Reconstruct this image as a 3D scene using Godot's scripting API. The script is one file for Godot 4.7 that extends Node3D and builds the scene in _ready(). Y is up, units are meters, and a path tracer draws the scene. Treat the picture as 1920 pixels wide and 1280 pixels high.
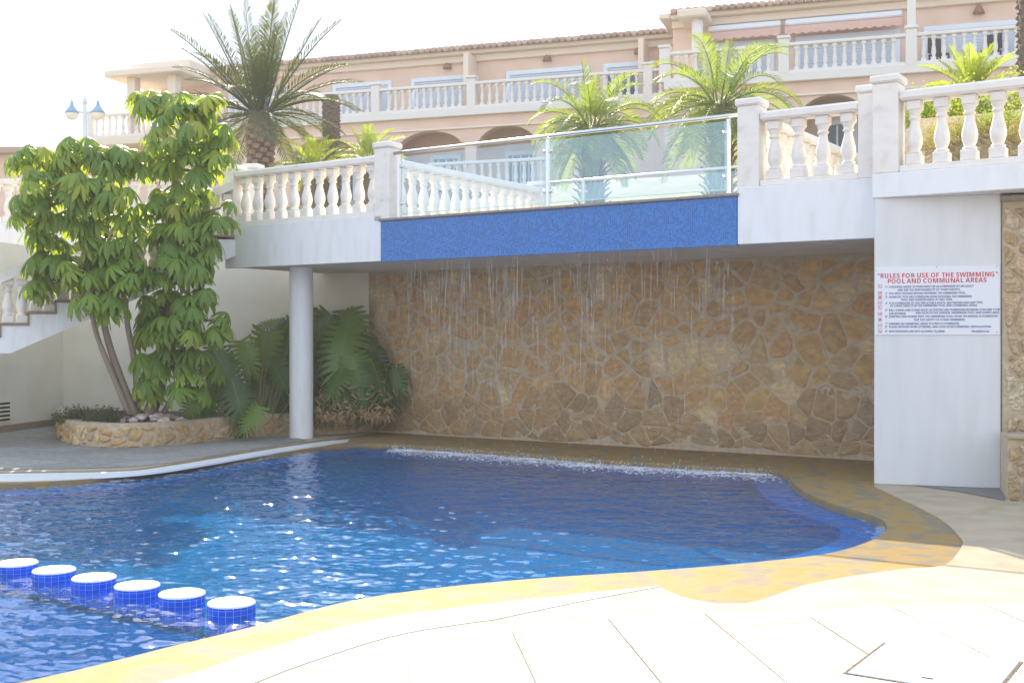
extends Node3D
# A tiled pool below a terrace bridge with a waterfall, seen against the light.
# y is up, metres; deck level is y = 0; the camera stands 1.6 m above it and looks along -z.

const F := 2195.0      # lens, in pixels of the 1920-wide photograph
const HZ := 633.0      # row of the horizon
const EYE := 1.6
# terrace frame: s along the stone wall to the right, t behind its front edge
const TO := Vector3(-1.90, 0, -17.0)
const TU := Vector3(0.834, 0, 0.552)
const TN := Vector3(0.552, 0, -0.834)
var TB := Basis(TU, Vector3.UP, -TN)

var rng := RandomNumberGenerator.new()
var used := {}
var M := {}

# ---------------------------------------------------------------- placing
func pt(px: float, py: float, d: float) -> Vector3:
	return Vector3((px - 960.0) / F * d, EYE - (py - HZ) / F * d, -d)

func gp(px: float, py: float, y := 0.0) -> Vector3:
	var d := (EYE - y) * F / (py - HZ)
	return Vector3((px - 960.0) / F * d, y, -d)

func tp(s: float, t: float, y := 0.0) -> Vector3:
	return TO + TU * s + TN * t + Vector3(0, y, 0)

func along(px: float, o: Vector3, u: Vector3) -> float:
	var k := (px - 960.0) / F
	return (k * -o.z - o.x) / (u.x + k * u.z)

func xz(v: Vector3) -> Vector2:
	return Vector2(v.x, v.z)

# ---------------------------------------------------------------- objects
func numbered(parent: Node, called: String) -> String:
	var key := str(parent.get_instance_id()) + called
	var n: int = used.get(key, 0)
	used[key] = n + 1
	return called if n == 0 else "%s_%03d" % [called, n]

func tag(o: Node, label: String, category: String, group := "", kind := "") -> Node:
	if label: o.set_meta("label", label)
	if category: o.set_meta("category", category)
	if group: o.set_meta("group", group)
	if kind: o.set_meta("kind", kind)
	return o

func thing(called: String, label: String, category: String, xf := Transform3D(), group := "") -> Node3D:
	var o := Node3D.new()
	o.name = numbered(self, called)
	add_child(o)
	o.transform = xf
	tag(o, label, category, group)
	return o

func mi(called: String, mesh: Mesh, m: Material, parent: Node = self, xf := Transform3D()) -> MeshInstance3D:
	var o := MeshInstance3D.new()
	o.name = numbered(parent, called)
	o.mesh = mesh
	o.material_override = m
	parent.add_child(o)
	o.transform = xf
	return o

func S(smooth := false) -> SurfaceTool:
	var st := SurfaceTool.new()
	st.begin(Mesh.PRIMITIVE_TRIANGLES)
	st.set_smooth_group(0 if smooth else -1)
	return st

func done(st: SurfaceTool) -> ArrayMesh:
	st.generate_normals()
	return st.commit()

func obj(called: String, st: SurfaceTool, m: Material, parent: Node = self, xf := Transform3D()) -> MeshInstance3D:
	return mi(called, done(st), m, parent, xf)

func struct(called: String, st: SurfaceTool, m: Material, xf := Transform3D(), label := "") -> MeshInstance3D:
	var o := obj(called, st, m, self, xf)
	tag(o, label, "", "", "structure")
	return o

# a, b, c counter-clockwise seen from the front
func tri(st: SurfaceTool, a: Vector3, b: Vector3, c: Vector3) -> void:
	st.add_vertex(a); st.add_vertex(c); st.add_vertex(b)

func quad(st: SurfaceTool, a: Vector3, b: Vector3, c: Vector3, d: Vector3) -> void:
	tri(st, a, b, c); tri(st, a, c, d)

# outward from a centre
func otri(st: SurfaceTool, o: Vector3, a: Vector3, b: Vector3, c: Vector3) -> void:
	if (b - a).cross(c - a).dot((a + b + c) / 3.0 - o) > 0: tri(st, a, b, c)
	else: tri(st, a, c, b)

func oquad(st: SurfaceTool, o: Vector3, a: Vector3, b: Vector3, c: Vector3, d: Vector3) -> void:
	otri(st, o, a, b, c); otri(st, o, a, c, d)

func box(st: SurfaceTool, c: Vector3, s: Vector3, ch := 0.0, B := Basis()) -> void:
	var h := s * 0.5
	ch = minf(ch, minf(h.x, minf(h.y, h.z)) * 0.45)
	if ch <= 0.0:
		var v := []
		for i in 8: v.append(c + B * Vector3(h.x * (1 if i & 1 else -1), h.y * (1 if i & 2 else -1), h.z * (1 if i & 4 else -1)))
		for f in [[0, 1, 3, 2], [4, 5, 7, 6], [0, 1, 5, 4], [2, 3, 7, 6], [0, 2, 6, 4], [1, 3, 7, 5]]:
			oquad(st, c, v[f[0]], v[f[1]], v[f[2]], v[f[3]])
		return
	var p := func(sx: int, sy: int, sz: int, axis: int) -> Vector3:
		var q := Vector3(sx * (h.x - ch), sy * (h.y - ch), sz * (h.z - ch))
		if axis == 0: q.x = sx * h.x
		elif axis == 1: q.y = sy * h.y
		else: q.z = sz * h.z
		return c + B * q
	for s1 in [-1, 1]:
		oquad(st, c, p.call(s1, -1, -1, 0), p.call(s1, 1, -1, 0), p.call(s1, 1, 1, 0), p.call(s1, -1, 1, 0))
		oquad(st, c, p.call(-1, s1, -1, 1), p.call(1, s1, -1, 1), p.call(1, s1, 1, 1), p.call(-1, s1, 1, 1))
		oquad(st, c, p.call(-1, -1, s1, 2), p.call(1, -1, s1, 2), p.call(1, 1, s1, 2), p.call(-1, 1, s1, 2))
		for s2 in [-1, 1]:
			oquad(st, c, p.call(s1, s2, -1, 0), p.call(s1, s2, 1, 0), p.call(s1, s2, 1, 1), p.call(s1, s2, -1, 1))
			oquad(st, c, p.call(s1, -1, s2, 0), p.call(s1, 1, s2, 0), p.call(s1, 1, s2, 2), p.call(s1, -1, s2, 2))
			oquad(st, c, p.call(-1, s1, s2, 1), p.call(1, s1, s2, 1), p.call(1, s1, s2, 2), p.call(-1, s1, s2, 2))
			for s3 in [-1, 1]:
				otri(st, c, p.call(s1, s2, s3, 0), p.call(s1, s2, s3, 1), p.call(s1, s2, s3, 2))

# a box given by its two corners in local axes
func bx(st: SurfaceTool, lo: Vector3, hi: Vector3, ch := 0.0) -> void:
	box(st, (lo + hi) * 0.5, (hi - lo).abs(), ch)

func tube(st: SurfaceTool, pts: Array, radii: Array, n := 6, caps := true) -> void:
	var rings := []
	for i in pts.size():
		var a: Vector3 = pts[maxi(i - 1, 0)]
		var b: Vector3 = pts[mini(i + 1, pts.size() - 1)]
		var dir := (b - a).normalized()
		var side := dir.cross(Vector3.UP if absf(dir.y) < 0.95 else Vector3.RIGHT).normalized()
		var up := side.cross(dir)
		var ring := []
		for k in n:
			var g := TAU * k / n
			ring.append(pts[i] + (side * cos(g) + up * sin(g)) * float(radii[i]))
		rings.append(ring)
	for i in pts.size() - 1:
		var o: Vector3 = (pts[i] + pts[i + 1]) * 0.5
		for k in n:
			var k2 := (k + 1) % n
			oquad(st, o, rings[i][k], rings[i][k2], rings[i + 1][k2], rings[i + 1][k])
	if caps:
		for e in [0, pts.size() - 1]:
			var inner: Vector3 = pts[1] if e == 0 else pts[e - 1]
			for k in n: otri(st, inner, pts[e], rings[e][k], rings[e][(k + 1) % n])

# profile: array of Vector2(radius, height), bottom to top
func lathe(st: SurfaceTool, prof: Array, n: int, at := Vector3.ZERO, uv := false) -> void:
	for i in prof.size() - 1:
		var a: Vector2 = prof[i]
		var b: Vector2 = prof[i + 1]
		for k in n:
			var g := TAU * k / n
			var h := TAU * (k + 1) / n
			var v := [Vector3(cos(g) * a.x, a.y, sin(g) * a.x), Vector3(cos(h) * a.x, a.y, sin(h) * a.x), Vector3(cos(h) * b.x, b.y, sin(h) * b.x), Vector3(cos(g) * b.x, b.y, sin(g) * b.x)]
			var u := [Vector2(float(k) / n, a.y), Vector2(float(k + 1) / n, a.y), Vector2(float(k + 1) / n, b.y), Vector2(float(k) / n, b.y)]
			for f in [[0, 1, 2], [0, 2, 3]]:
				if (v[f[0]] - v[f[1]]).cross(v[f[2]] - v[f[1]]).length() < 1e-9: continue
				for j in f:
					if uv: st.set_uv(u[j])
					st.add_vertex(v[j] + at)

# flat polygon of Vector2(x, z) at height y, facing up; thick > 0 adds sides downwards
func sheet(st: SurfaceTool, poly: PackedVector2Array, y: float, thick := 0.0) -> void:
	var ix := Geometry2D.triangulate_polygon(poly)
	for i in range(0, ix.size(), 3):
		var v := []
		for j in 3: v.append(Vector3(poly[ix[i + j]].x, y, poly[ix[i + j]].y))
		if (v[1] - v[0]).cross(v[2] - v[0]).y > 0: tri(st, v[0], v[1], v[2])
		else: tri(st, v[0], v[2], v[1])
	if thick > 0.0:
		var cw := Geometry2D.is_polygon_clockwise(poly)
		for i in poly.size():
			var a := Vector3(poly[i].x, y, poly[i].y)
			var p2 := poly[(i + 1) % poly.size()]
			var b := Vector3(p2.x, y, p2.y)
			var dn := Vector3(0, -thick, 0)
			if cw: quad(st, b, a, a + dn, b + dn)
			else: quad(st, a, b, b + dn, a + dn)

# polygon in local x, y pushed from z0 (front) back to z1
func prism(st: SurfaceTool, poly: PackedVector2Array, z0: float, z1: float) -> void:
	var ix := Geometry2D.triangulate_polygon(poly)
	for z in [z0, z1]:
		for i in range(0, ix.size(), 3):
			var v := []
			for j in 3: v.append(Vector3(poly[ix[i + j]].x, poly[ix[i + j]].y, z))
			var front: bool = (v[1] - v[0]).cross(v[2] - v[0]).z > 0
			if front == (z == maxf(z0, z1)): tri(st, v[0], v[1], v[2])
			else: tri(st, v[0], v[2], v[1])
	var cw := Geometry2D.is_polygon_clockwise(poly)
	var zf := maxf(z0, z1)
	var zb := minf(z0, z1)
	for i in poly.size():
		var a := poly[i]
		var b := poly[(i + 1) % poly.size()]
		if cw:
			var c := a; a = b; b = c
		quad(st, Vector3(a.x, a.y, zf), Vector3(a.x, a.y, zb), Vector3(b.x, b.y, zb), Vector3(b.x, b.y, zf))

# Catmull-Rom through the points, about `step` apart
func smooth_line(pts: Array, step := 0.15, closed := false) -> PackedVector2Array:
	var out := PackedVector2Array()
	var n := pts.size()
	for i in (n if closed else n - 1):
		var p0: Vector2 = pts[(i - 1 + n) % n] if closed or i > 0 else pts[0]
		var p1: Vector2 = pts[i]
		var p2: Vector2 = pts[(i + 1) % n]
		var p3: Vector2 = pts[(i + 2) % n] if closed or i + 2 < n else p2
		var m := maxi(1, int(p1.distance_to(p2) / step))
		for k in m: out.append(p1.cubic_interpolate(p2, p0, p3, float(k) / m))
	if not closed: out.append(pts[n - 1])
	return out

func resample(line: PackedVector2Array, n: int) -> PackedVector2Array:
	var total := 0.0
	for i in line.size() - 1: total += line[i].distance_to(line[i + 1])
	var out := PackedVector2Array()
	var i := 0
	var gone := 0.0
	for k in n:
		var want := total * k / (n - 1)
		while i < line.size() - 2 and gone + line[i].distance_to(line[i + 1]) < want:
			gone += line[i].distance_to(line[i + 1])
			i += 1
		var seg := maxf(line[i].distance_to(line[i + 1]), 1e-6)
		out.append(line[i].lerp(line[i + 1], clampf((want - gone) / seg, 0, 1)))
	return out

# ---------------------------------------------------------------- materials
func lin(r: float, g: float, b: float) -> Color:
	return Color(r, g, b).linear_to_srgb()

func flat(c: Color, rough := 0.8, metal := 0.0) -> StandardMaterial3D:
	var m := StandardMaterial3D.new()
	m.albedo_color = c
	m.roughness = rough
	m.metallic = metal
	return m

func noise_tex(freq: float, octaves: int, sd: int, ramp: Gradient = null, size := 256, type := FastNoiseLite.TYPE_SIMPLEX_SMOOTH) -> NoiseTexture2D:
	var n := FastNoiseLite.new()
	n.noise_type = type
	n.frequency = freq
	n.fractal_octaves = octaves
	n.seed = sd
	var t := NoiseTexture2D.new()
	t.width = size
	t.height = size
	t.seamless = true
	t.noise = n
	t.color_ramp = ramp
	return t

func ramp(stops: Array) -> Gradient:
	var g := Gradient.new()
	g.offsets = PackedFloat32Array(stops.map(func(s): return s[0]))
	g.colors = PackedColorArray(stops.map(func(s): return s[1]))
	return g

var bump_fine: NoiseTexture2D
var bump_rough: NoiseTexture2D

# mottled: colours over a noise, laid on from three sides
func mottled(stops: Array, per_metre: float, rough := 0.85, relief := 0.0, freq := 0.02, sd := 1, world := true, octaves := 4) -> StandardMaterial3D:
	var m := StandardMaterial3D.new()
	m.albedo_texture = noise_tex(freq, octaves, sd, ramp(stops), 512)
	m.roughness = rough
	m.uv1_triplanar = true
	m.uv1_world_triplanar = world
	m.uv1_scale = Vector3.ONE * per_metre
	if relief > 0.0:
		m.heightmap_enabled = true
		m.heightmap_texture = bump_rough
		m.heightmap_scale = relief
	return m

func tiles_image(n: int, px: int, gap: int, base: Color, spread: float, grout: Color, sd: int) -> Image:
	var im := Image.create_empty(n * px, n * px, false, Image.FORMAT_RGB8)
	im.fill(grout)
	var r := RandomNumberGenerator.new()
	r.seed = sd
	for i in n:
		for j in n:
			var v := 1.0 + r.randf_range(-spread, spread)
			var c := Color(base.r * v, base.g * (v * 0.7 + 0.3 + r.randf_range(-0.04, 0.06)), base.b * (v * 0.5 + 0.5))
			im.fill_rect(Rect2i(i * px, j * px, px - gap, px - gap), c)
	return im

func make_materials() -> void:
	bump_fine = noise_tex(0.06, 4, 11, null, 512)
	bump_rough = noise_tex(0.03, 5, 12, null, 512)
	M.white = mottled([[0.0, lin(0.69, 0.68, 0.65)], [0.5, lin(0.78, 0.78, 0.77)], [1.0, lin(0.81, 0.81, 0.81)]], 0.3, 0.85, 0.35, 0.014, 3, true, 5)
	M.white.uv1_scale = Vector3(0.9, 0.14, 0.9)
	M.cream = mottled([[0.0, lin(0.72, 0.67, 0.54)], [0.6, lin(0.78, 0.73, 0.60)], [1.0, lin(0.80, 0.76, 0.64)]], 0.3, 0.9, 0.12, 0.008, 4)
	M.soffit = mottled([[0.0, lin(0.74, 0.66, 0.55)], [1.0, lin(0.86, 0.78, 0.67)]], 0.5, 0.9, 0.1, 0.01, 5)
	M.cast = mottled([[0.0, lin(0.62, 0.56, 0.48)], [0.35, lin(0.77, 0.72, 0.65)], [1.0, lin(0.82, 0.78, 0.73)]], 0.8, 0.8, 0.12, 0.012, 6)
	M.cast_plain = flat(lin(0.74, 0.69, 0.62), 0.8)
	M.mortar = mottled([[0.0, lin(0.38, 0.295, 0.19)], [0.5, lin(0.48, 0.385, 0.26)], [1.0, lin(0.56, 0.46, 0.33)]], 0.9, 0.95, 0.6, 0.02, 7)
	var st := [[0.51, 0.325, 0.14], [0.48, 0.305, 0.135], [0.53, 0.345, 0.155], [0.43, 0.28, 0.135], [0.46, 0.325, 0.17], [0.58, 0.43, 0.24], [0.49, 0.295, 0.14]]
	M.stones = []
	for i in st.size():
		var c: Array = st[i]
		M.stones.append(mottled([[0.15, lin(c[0] * 0.76, c[1] * 0.76, c[2] * 0.8)], [0.45, lin(c[0] * 0.95, c[1] * 0.95, c[2] * 0.95)], [0.62, lin(c[0] * 1.06, c[1] * 1.05, c[2] * 1.0)], [0.85, lin(c[0] * 1.3, c[1] * 1.32, c[2] * 1.35)]], 0.75 + 0.1 * i, 0.85, 1.0, 0.016, 20 + i, true, 5))
	M.wet_stones = []
	for i in 5:
		var c: Array = st[i]
		M.wet_stones.append(mottled([[0.15, lin(c[0] * 0.56, c[1] * 0.56, c[2] * 0.6)], [0.5, lin(c[0] * 0.74, c[1] * 0.74, c[2] * 0.78)], [0.85, lin(c[0] * 0.85, c[1] * 0.86, c[2] * 0.9)]], 0.8 + 0.1 * i, 0.55, 1.2, 0.018, 70 + i, true, 5))
	M.pale_stones = []
	for c in [[0.52, 0.38, 0.22], [0.46, 0.32, 0.17], [0.40, 0.28, 0.16], [0.56, 0.45, 0.30]]:
		M.pale_stones.append(mottled([[0.15, lin(c[0] * 0.6, c[1] * 0.6, c[2] * 0.6)], [0.5, lin(c[0], c[1], c[2])], [0.85, lin(c[0] * 1.3, c[1] * 1.35, c[2] * 1.4)]], 1.7, 0.9, 2.2, 0.022, 60 + M.pale_stones.size(), true, 5))
	# blue glass mosaic, 2.5 cm tiles; 16 tiles a side
	M.mosaic = StandardMaterial3D.new()
	M.mosaic.albedo_texture = ImageTexture.create_from_image(tiles_image(32, 16, 2, Color(0.06, 0.385, 0.68), 0.24, Color(0.34, 0.5, 0.68), 5))
	M.mosaic.roughness = 0.3
	M.mosaic.uv1_triplanar = true
	M.mosaic.uv1_scale = Vector3.ONE / (32 * 0.027)
	M.pool_tile = M.mosaic.duplicate()
	M.pool_tile.albedo_texture = ImageTexture.create_from_image(tiles_image(32, 16, 1, Color(0.015, 0.375, 0.665), 0.2, Color(0.11, 0.46, 0.70), 6))
	M.pool_tile.uv1_world_triplanar = true
	M.pool_tile.roughness = 0.9
	M.pool_tile.metallic_specular = 0.0
	M.pool_dark = M.pool_tile.duplicate()
	M.pool_dark.albedo_color = Color(0.70, 0.86, 0.80)
	M.trim_dark = flat(lin(0.01, 0.02, 0.06), 0.95)
	M.trim_dark.metallic_specular = 0.0
	M.pool_shelf = M.pool_tile.duplicate()
	M.pool_shelf.albedo_color = Color(0.62, 0.66, 0.74)
	M.water = flat(Color(0.35, 0.62, 0.85, 0.06), 0.02)
	M.water.transparency = BaseMaterial3D.TRANSPARENCY_ALPHA
	M.water.metallic_specular = 0.48
	M.foam = flat(lin(0.85, 0.88, 0.92), 0.5)
	M.spray = flat(Color(0.93, 0.95, 0.98, 0.33), 0.4)
	M.spray.transparency = BaseMaterial3D.TRANSPARENCY_ALPHA
	M.rim = mottled([[0.0, lin(0.30, 0.19, 0.065)], [0.40, lin(0.33, 0.215, 0.08)], [0.52, lin(0.30, 0.21, 0.10)], [0.64, lin(0.24, 0.19, 0.12)], [1.0, lin(0.21, 0.18, 0.135)]], 0.5, 0.72, 0.25, 0.011, 31, true, 5)
	M.rim.metallic_specular = 0.22
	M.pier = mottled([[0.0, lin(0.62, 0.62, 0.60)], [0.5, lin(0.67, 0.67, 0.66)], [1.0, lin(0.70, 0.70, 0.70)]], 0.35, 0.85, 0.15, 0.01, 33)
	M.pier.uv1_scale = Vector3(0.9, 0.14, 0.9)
	M.deck = mottled([[0.0, lin(0.345, 0.27, 0.175)], [0.5, lin(0.41, 0.33, 0.225)], [1.0, lin(0.45, 0.37, 0.265)]], 0.35, 0.85, 0.25, 0.012, 32)
	M.tiles = []
	for i in 4:
		var k := 0.94 + 0.045 * i
		M.tiles.append(mottled([[0.0, lin(0.34 * k, 0.29 * k, 0.22 * k)], [0.45, lin(0.42 * k, 0.37 * k, 0.30 * k)], [1.0, lin(0.47 * k, 0.42 * k, 0.36 * k)]], 0.6 + 0.1 * i, 0.8, 0.25, 0.014, 40 + i))
	M.tiles_shaded = []  # same paving in a darker copy, shade mixed into the colour
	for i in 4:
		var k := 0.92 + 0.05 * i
		M.tiles_shaded.append(mottled([[0.0, lin(0.21 * k, 0.19 * k, 0.165 * k)], [0.5, lin(0.28 * k, 0.262 * k, 0.235 * k)], [1.0, lin(0.34 * k, 0.32 * k, 0.29 * k)]], 0.8 + 0.1 * i, 0.75, 0.25, 0.016, 80 + i))
	M.joint = flat(lin(0.26, 0.20, 0.13), 0.95)
	M.grate = flat(lin(0.78, 0.78, 0.78), 0.5)
	M.channel = flat(lin(0.40, 0.38, 0.35), 0.9)
	M.shade_tone = flat(lin(0.20, 0.19, 0.18), 0.9)  # dark tone standing in for the shade at the pier foot
	M.steel = flat(lin(0.62, 0.64, 0.66), 0.28, 1.0)
	M.glass = flat(Color(0.66, 0.86, 0.93, 0.30), 0.03)
	M.glass.transparency = BaseMaterial3D.TRANSPARENCY_ALPHA
	M.glass_edge = flat(lin(0.35, 0.62, 0.62), 0.2)
	M.coping = mottled([[0.0, lin(0.20, 0.17, 0.14)], [1.0, lin(0.36, 0.32, 0.27)]], 1.0, 0.7, 0.2, 0.02, 44)
	M.tread = mottled([[0.0, lin(0.24, 0.17, 0.11)], [1.0, lin(0.36, 0.27, 0.18)]], 1.2, 0.8, 0.2, 0.02, 45)
	M.board = flat(lin(0.72, 0.73, 0.76), 0.45)
	M.red = flat(lin(0.55, 0.03, 0.05), 0.6)
	M.navy = flat(lin(0.035, 0.05, 0.20), 0.6)
	M.dark = flat(lin(0.02, 0.02, 0.02), 0.7)
	M.soil = mottled([[0.0, lin(0.07, 0.045, 0.03)], [1.0, lin(0.16, 0.11, 0.07)]], 1.5, 0.95, 1.0, 0.03, 46)
	M.bank = mottled([[0.0, lin(0.09, 0.065, 0.03)], [0.45, lin(0.20, 0.14, 0.055)], [0.7, lin(0.26, 0.19, 0.08)], [1.0, lin(0.33, 0.25, 0.11)]], 0.8, 0.95, 2.0, 0.03, 47)
	M.hill = mottled([[0.0, lin(0.16, 0.15, 0.07)], [0.5, lin(0.27, 0.23, 0.12)], [1.0, lin(0.36, 0.30, 0.18)]], 0.1, 0.95, 2.0, 0.02, 48)
	# foliage: thin leaves that let light through
	M.leaf = []
	for c in [[0.125, 0.205, 0.028], [0.100, 0.175, 0.028], [0.190, 0.255, 0.030], [0.290, 0.300, 0.034]]:
		M.leaf.append(foliage(c, 0.42, 0.9))
	M.monstera = []
	for c in [[0.042, 0.095, 0.023], [0.062, 0.128, 0.025], [0.100, 0.175, 0.029], [0.032, 0.072, 0.022]]:
		M.monstera.append(foliage(c, 0.35, 0.5))
	M.vein = foliage([0.16, 0.21, 0.05], 0.45, 0.5)
	M.palm = []
	for c in [[0.075, 0.090, 0.042], [0.050, 0.068, 0.034], [0.110, 0.098, 0.045]]:
		M.palm.append(foliage(c, 0.6, 0.16))
	M.butia = []
	for c in [[0.150, 0.190, 0.060], [0.090, 0.150, 0.090], [0.230, 0.240, 0.050], [0.170, 0.170, 0.110]]:
		M.butia.append(foliage(c, 0.55, 0.65))
	M.yellow_frond = foliage([0.26, 0.26, 0.03], 0.5, 0.9)
	M.shrub = [foliage([0.09, 0.15, 0.035], 0.6, 0.8), foliage([0.24, 0.22, 0.03], 0.6, 0.9), foliage([0.05, 0.06, 0.035], 0.7, 0.4)]
	M.dry_leaf = foliage([0.36, 0.22, 0.13], 0.8, 0.5)
	M.dry_grass = foliage([0.30, 0.22, 0.07], 0.8, 0.4)
	M.stem = mottled([[0.0, lin(0.22, 0.16, 0.115)], [1.0, lin(0.38, 0.29, 0.22)]], 3.0, 0.9, 0.5, 0.03, 50)
	M.petiole = flat(lin(0.20, 0.17, 0.06), 0.6)
	M.trunk = mottled([[0.0, lin(0.10, 0.075, 0.055)], [1.0, lin(0.26, 0.20, 0.15)]], 2.0, 0.95, 1.5, 0.03, 51)
	M.boss = mottled([[0.0, lin(0.20, 0.14, 0.10)], [1.0, lin(0.42, 0.33, 0.25)]], 2.5, 0.9, 0.8, 0.03, 52)
	M.rocks = [flat(lin(0.62, 0.52, 0.46), 0.8), flat(lin(0.72, 0.67, 0.62), 0.8), flat(lin(0.50, 0.36, 0.32), 0.8)]
	# the building
	M.pink = mottled([[0.0, lin(0.70, 0.50, 0.38)], [0.5, lin(0.77, 0.565, 0.44)], [1.0, lin(0.80, 0.60, 0.475)]], 0.15, 0.9, 0.0, 0.01, 53)
	M.peach = mottled([[0.0, lin(0.76, 0.64, 0.50)], [1.0, lin(0.81, 0.69, 0.56)]], 0.15, 0.9, 0.0, 0.01, 54)
	M.bal_far = flat(lin(0.76, 0.72, 0.66), 0.8)
	M.win_frame = flat(lin(0.72, 0.77, 0.82), 0.5)
	M.shutter = flat(lin(0.55, 0.60, 0.66), 0.6)
	M.pane_dark = flat(lin(0.05, 0.09, 0.13), 0.12)
	M.roof = [flat(lin(0.50, 0.34, 0.26), 0.9), flat(lin(0.42, 0.29, 0.22), 0.9), flat(lin(0.60, 0.45, 0.35), 0.9)]
	M.awning = flat(lin(0.66, 0.42, 0.34), 0.9)
	M.sconce = flat(lin(0.30, 0.17, 0.10), 0.8)
	M.lamp_cap = flat(lin(0.25, 0.38, 0.52), 0.5)
	M.lamp_globe = flat(lin(0.80, 0.78, 0.72), 0.4)
	M.post_paint = flat(lin(0.62, 0.66, 0.70), 0.5)

func foliage(c: Array, rough: float, through: float) -> StandardMaterial3D:
	var m := flat(lin(c[0], c[1], c[2]), rough)
	m.backlight_enabled = true
	m.backlight = lin(0.46 * through, 0.58 * through, 0.03 * through)
	m.metallic_specular = 0.4
	return m

# ---------------------------------------------------------------- irregular stones
# cells of a Voronoi pattern in a w x h rectangle
func cells(w: float, h: float, size: float, r: RandomNumberGenerator) -> Array:
	var pts := []
	var tries := 0
	while tries < 4000:
		tries += 1
		var p := Vector2(r.randf() * w, r.randf() * h)
		var near := size * r.randf_range(0.42, 1.28)
		var ok := true
		for q in pts:
			if p.distance_to(q) < near: ok = false; break
		if ok: pts.append(p)
	var out := []
	for p in pts:
		var poly := [Vector2(0, 0), Vector2(w, 0), Vector2(w, h), Vector2(0, h)]
		for q in pts:
			if q == p or p.distance_to(q) > size * 3.2: continue
			var mid: Vector2 = (p + q) * 0.5
			var nn: Vector2 = q - p
			var cut := []
			for i in poly.size():
				var a: Vector2 = poly[i]
				var b: Vector2 = poly[(i + 1) % poly.size()]
				var da := (a - mid).dot(nn)
				var db := (b - mid).dot(nn)
				if da <= 0: cut.append(a)
				if (da < 0 and db > 0) or (da > 0 and db < 0): cut.append(a.lerp(b, da / (da - db)))
			poly = cut
			if poly.size() < 3: break
		if poly.size() >= 3: out.append(PackedVector2Array(poly))
	return out

# a cell shrunk to leave the joint, its corners knocked off, edges jittered
func stone_outline(cell: PackedVector2Array, gap: float, r: RandomNumberGenerator) -> PackedVector2Array:
	var shr := Geometry2D.offset_polygon(cell, -gap)
	if shr.is_empty(): return PackedVector2Array()
	var p: PackedVector2Array = shr[0]
	var out := PackedVector2Array()
	for i in p.size():
		var a := p[(i - 1 + p.size()) % p.size()]
		var b := p[i]
		var c := p[(i + 1) % p.size()]
		var k := r.randf_range(0.04, 0.2)
		out.append(b.lerp(a, k))
		out.append(b.lerp(c, k))
	var fine := PackedVector2Array()
	for i in out.size():
		var a := out[i]
		var b := out[(i + 1) % out.size()]
		fine.append(a)
		if a.distance_to(b) > 0.1:
			var nn := (b - a).orthogonal().normalized()
			fine.append(a.lerp(b, r.randf_range(0.4, 0.6)) + nn * r.randf_range(-0.012, 0.012))
	return fine

# stone lying on z = 0, bulging towards +z, bent by `bend` (a Callable Vector3 -> Vector3)
func stone_mesh(poly: PackedVector2Array, proud: float, r: RandomNumberGenerator, bend = null) -> ArrayMesh:
	var st := S(true)
	var c := Vector2.ZERO
	for p in poly: c += p
	c /= poly.size()
	var n := poly.size()
	var rings := []
	var tilt := Vector2(r.randf_range(-0.06, 0.06), r.randf_range(-0.06, 0.06))
	for lv in [[1.0, -0.02], [1.0, proud * 0.45], [0.9, proud * 0.9], [0.5, proud * 1.05]]:
		var ring := []
		for i in n:
			var q: Vector2 = c + (poly[i] - c) * lv[0]
			var z: float = lv[1]
			if lv[0] < 1.0: z += (q - c).dot(tilt) + r.randf_range(-0.006, 0.006)
			var v := Vector3(q.x, q.y, z)
			ring.append(bend.call(v) if bend else v)
		rings.append(ring)
	var top := Vector3(c.x, c.y, proud * 1.05)
	if bend: top = bend.call(top)
	var cw := Geometry2D.is_polygon_clockwise(poly)
	for l in 3:
		st.set_smooth_group(1 if l > 0 else -1)
		for i in n:
			var j := (i + 1) % n
			if cw: quad(st, rings[l][j], rings[l][i], rings[l + 1][i], rings[l + 1][j])
			else: quad(st, rings[l][i], rings[l][j], rings[l + 1][j], rings[l + 1][i])
	for i in n:
		var j := (i + 1) % n
		if cw: tri(st, rings[3][j], rings[3][i], top)
		else: tri(st, rings[3][i], rings[3][j], top)
	return done(st)

func stones_on(parent: Node, w: float, h: float, size: float, gap_lo: float, gap_hi: float, xf: Transform3D, sd: int, bend = null, proud := 0.03, lean := 0, pal := "stones") -> void:
	var r := RandomNumberGenerator.new()
	r.seed = sd
	var wn := FastNoiseLite.new()
	wn.seed = sd
	wn.frequency = 1.0 / (size * 2.4)
	for flat_cell in cells(w, h, size, r):
		var cell := PackedVector2Array()
		for p in flat_cell:
			var q: Vector2 = p + Vector2(wn.get_noise_2d(p.x, p.y), wn.get_noise_2d(p.x + 50.0, p.y)) * size * 0.55
			cell.append(Vector2(clampf(q.x, 0, w), clampf(q.y, 0, h)))
		var mid := Vector2.ZERO
		for p in cell: mid += p
		mid /= cell.size()
		var up: float = clampf(mid.y / h, 0, 1)
		var o := stone_outline(cell, lerpf(gap_lo, gap_hi, smoothstep(0.15, 0.5, up)) * r.randf_range(0.4, 1.6), r)
		if o.size() < 3: continue
		var mats: Array = M[pal]
		var k: int = r.randi() % mats.size()
		if lean > 0 and mid.y < 0.62 + 0.22 * sin(mid.x * 1.7) + r.randf_range(-0.22, 0.22):
			mats = M.wet_stones
			k = r.randi() % mats.size()
		mi("stone", stone_mesh(o, proud * r.randf_range(0.6, 1.3), r, bend), mats[k], parent, xf)

# ---------------------------------------------------------------- balustrades
var baluster_mesh: ArrayMesh
var baluster_far: ArrayMesh

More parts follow.
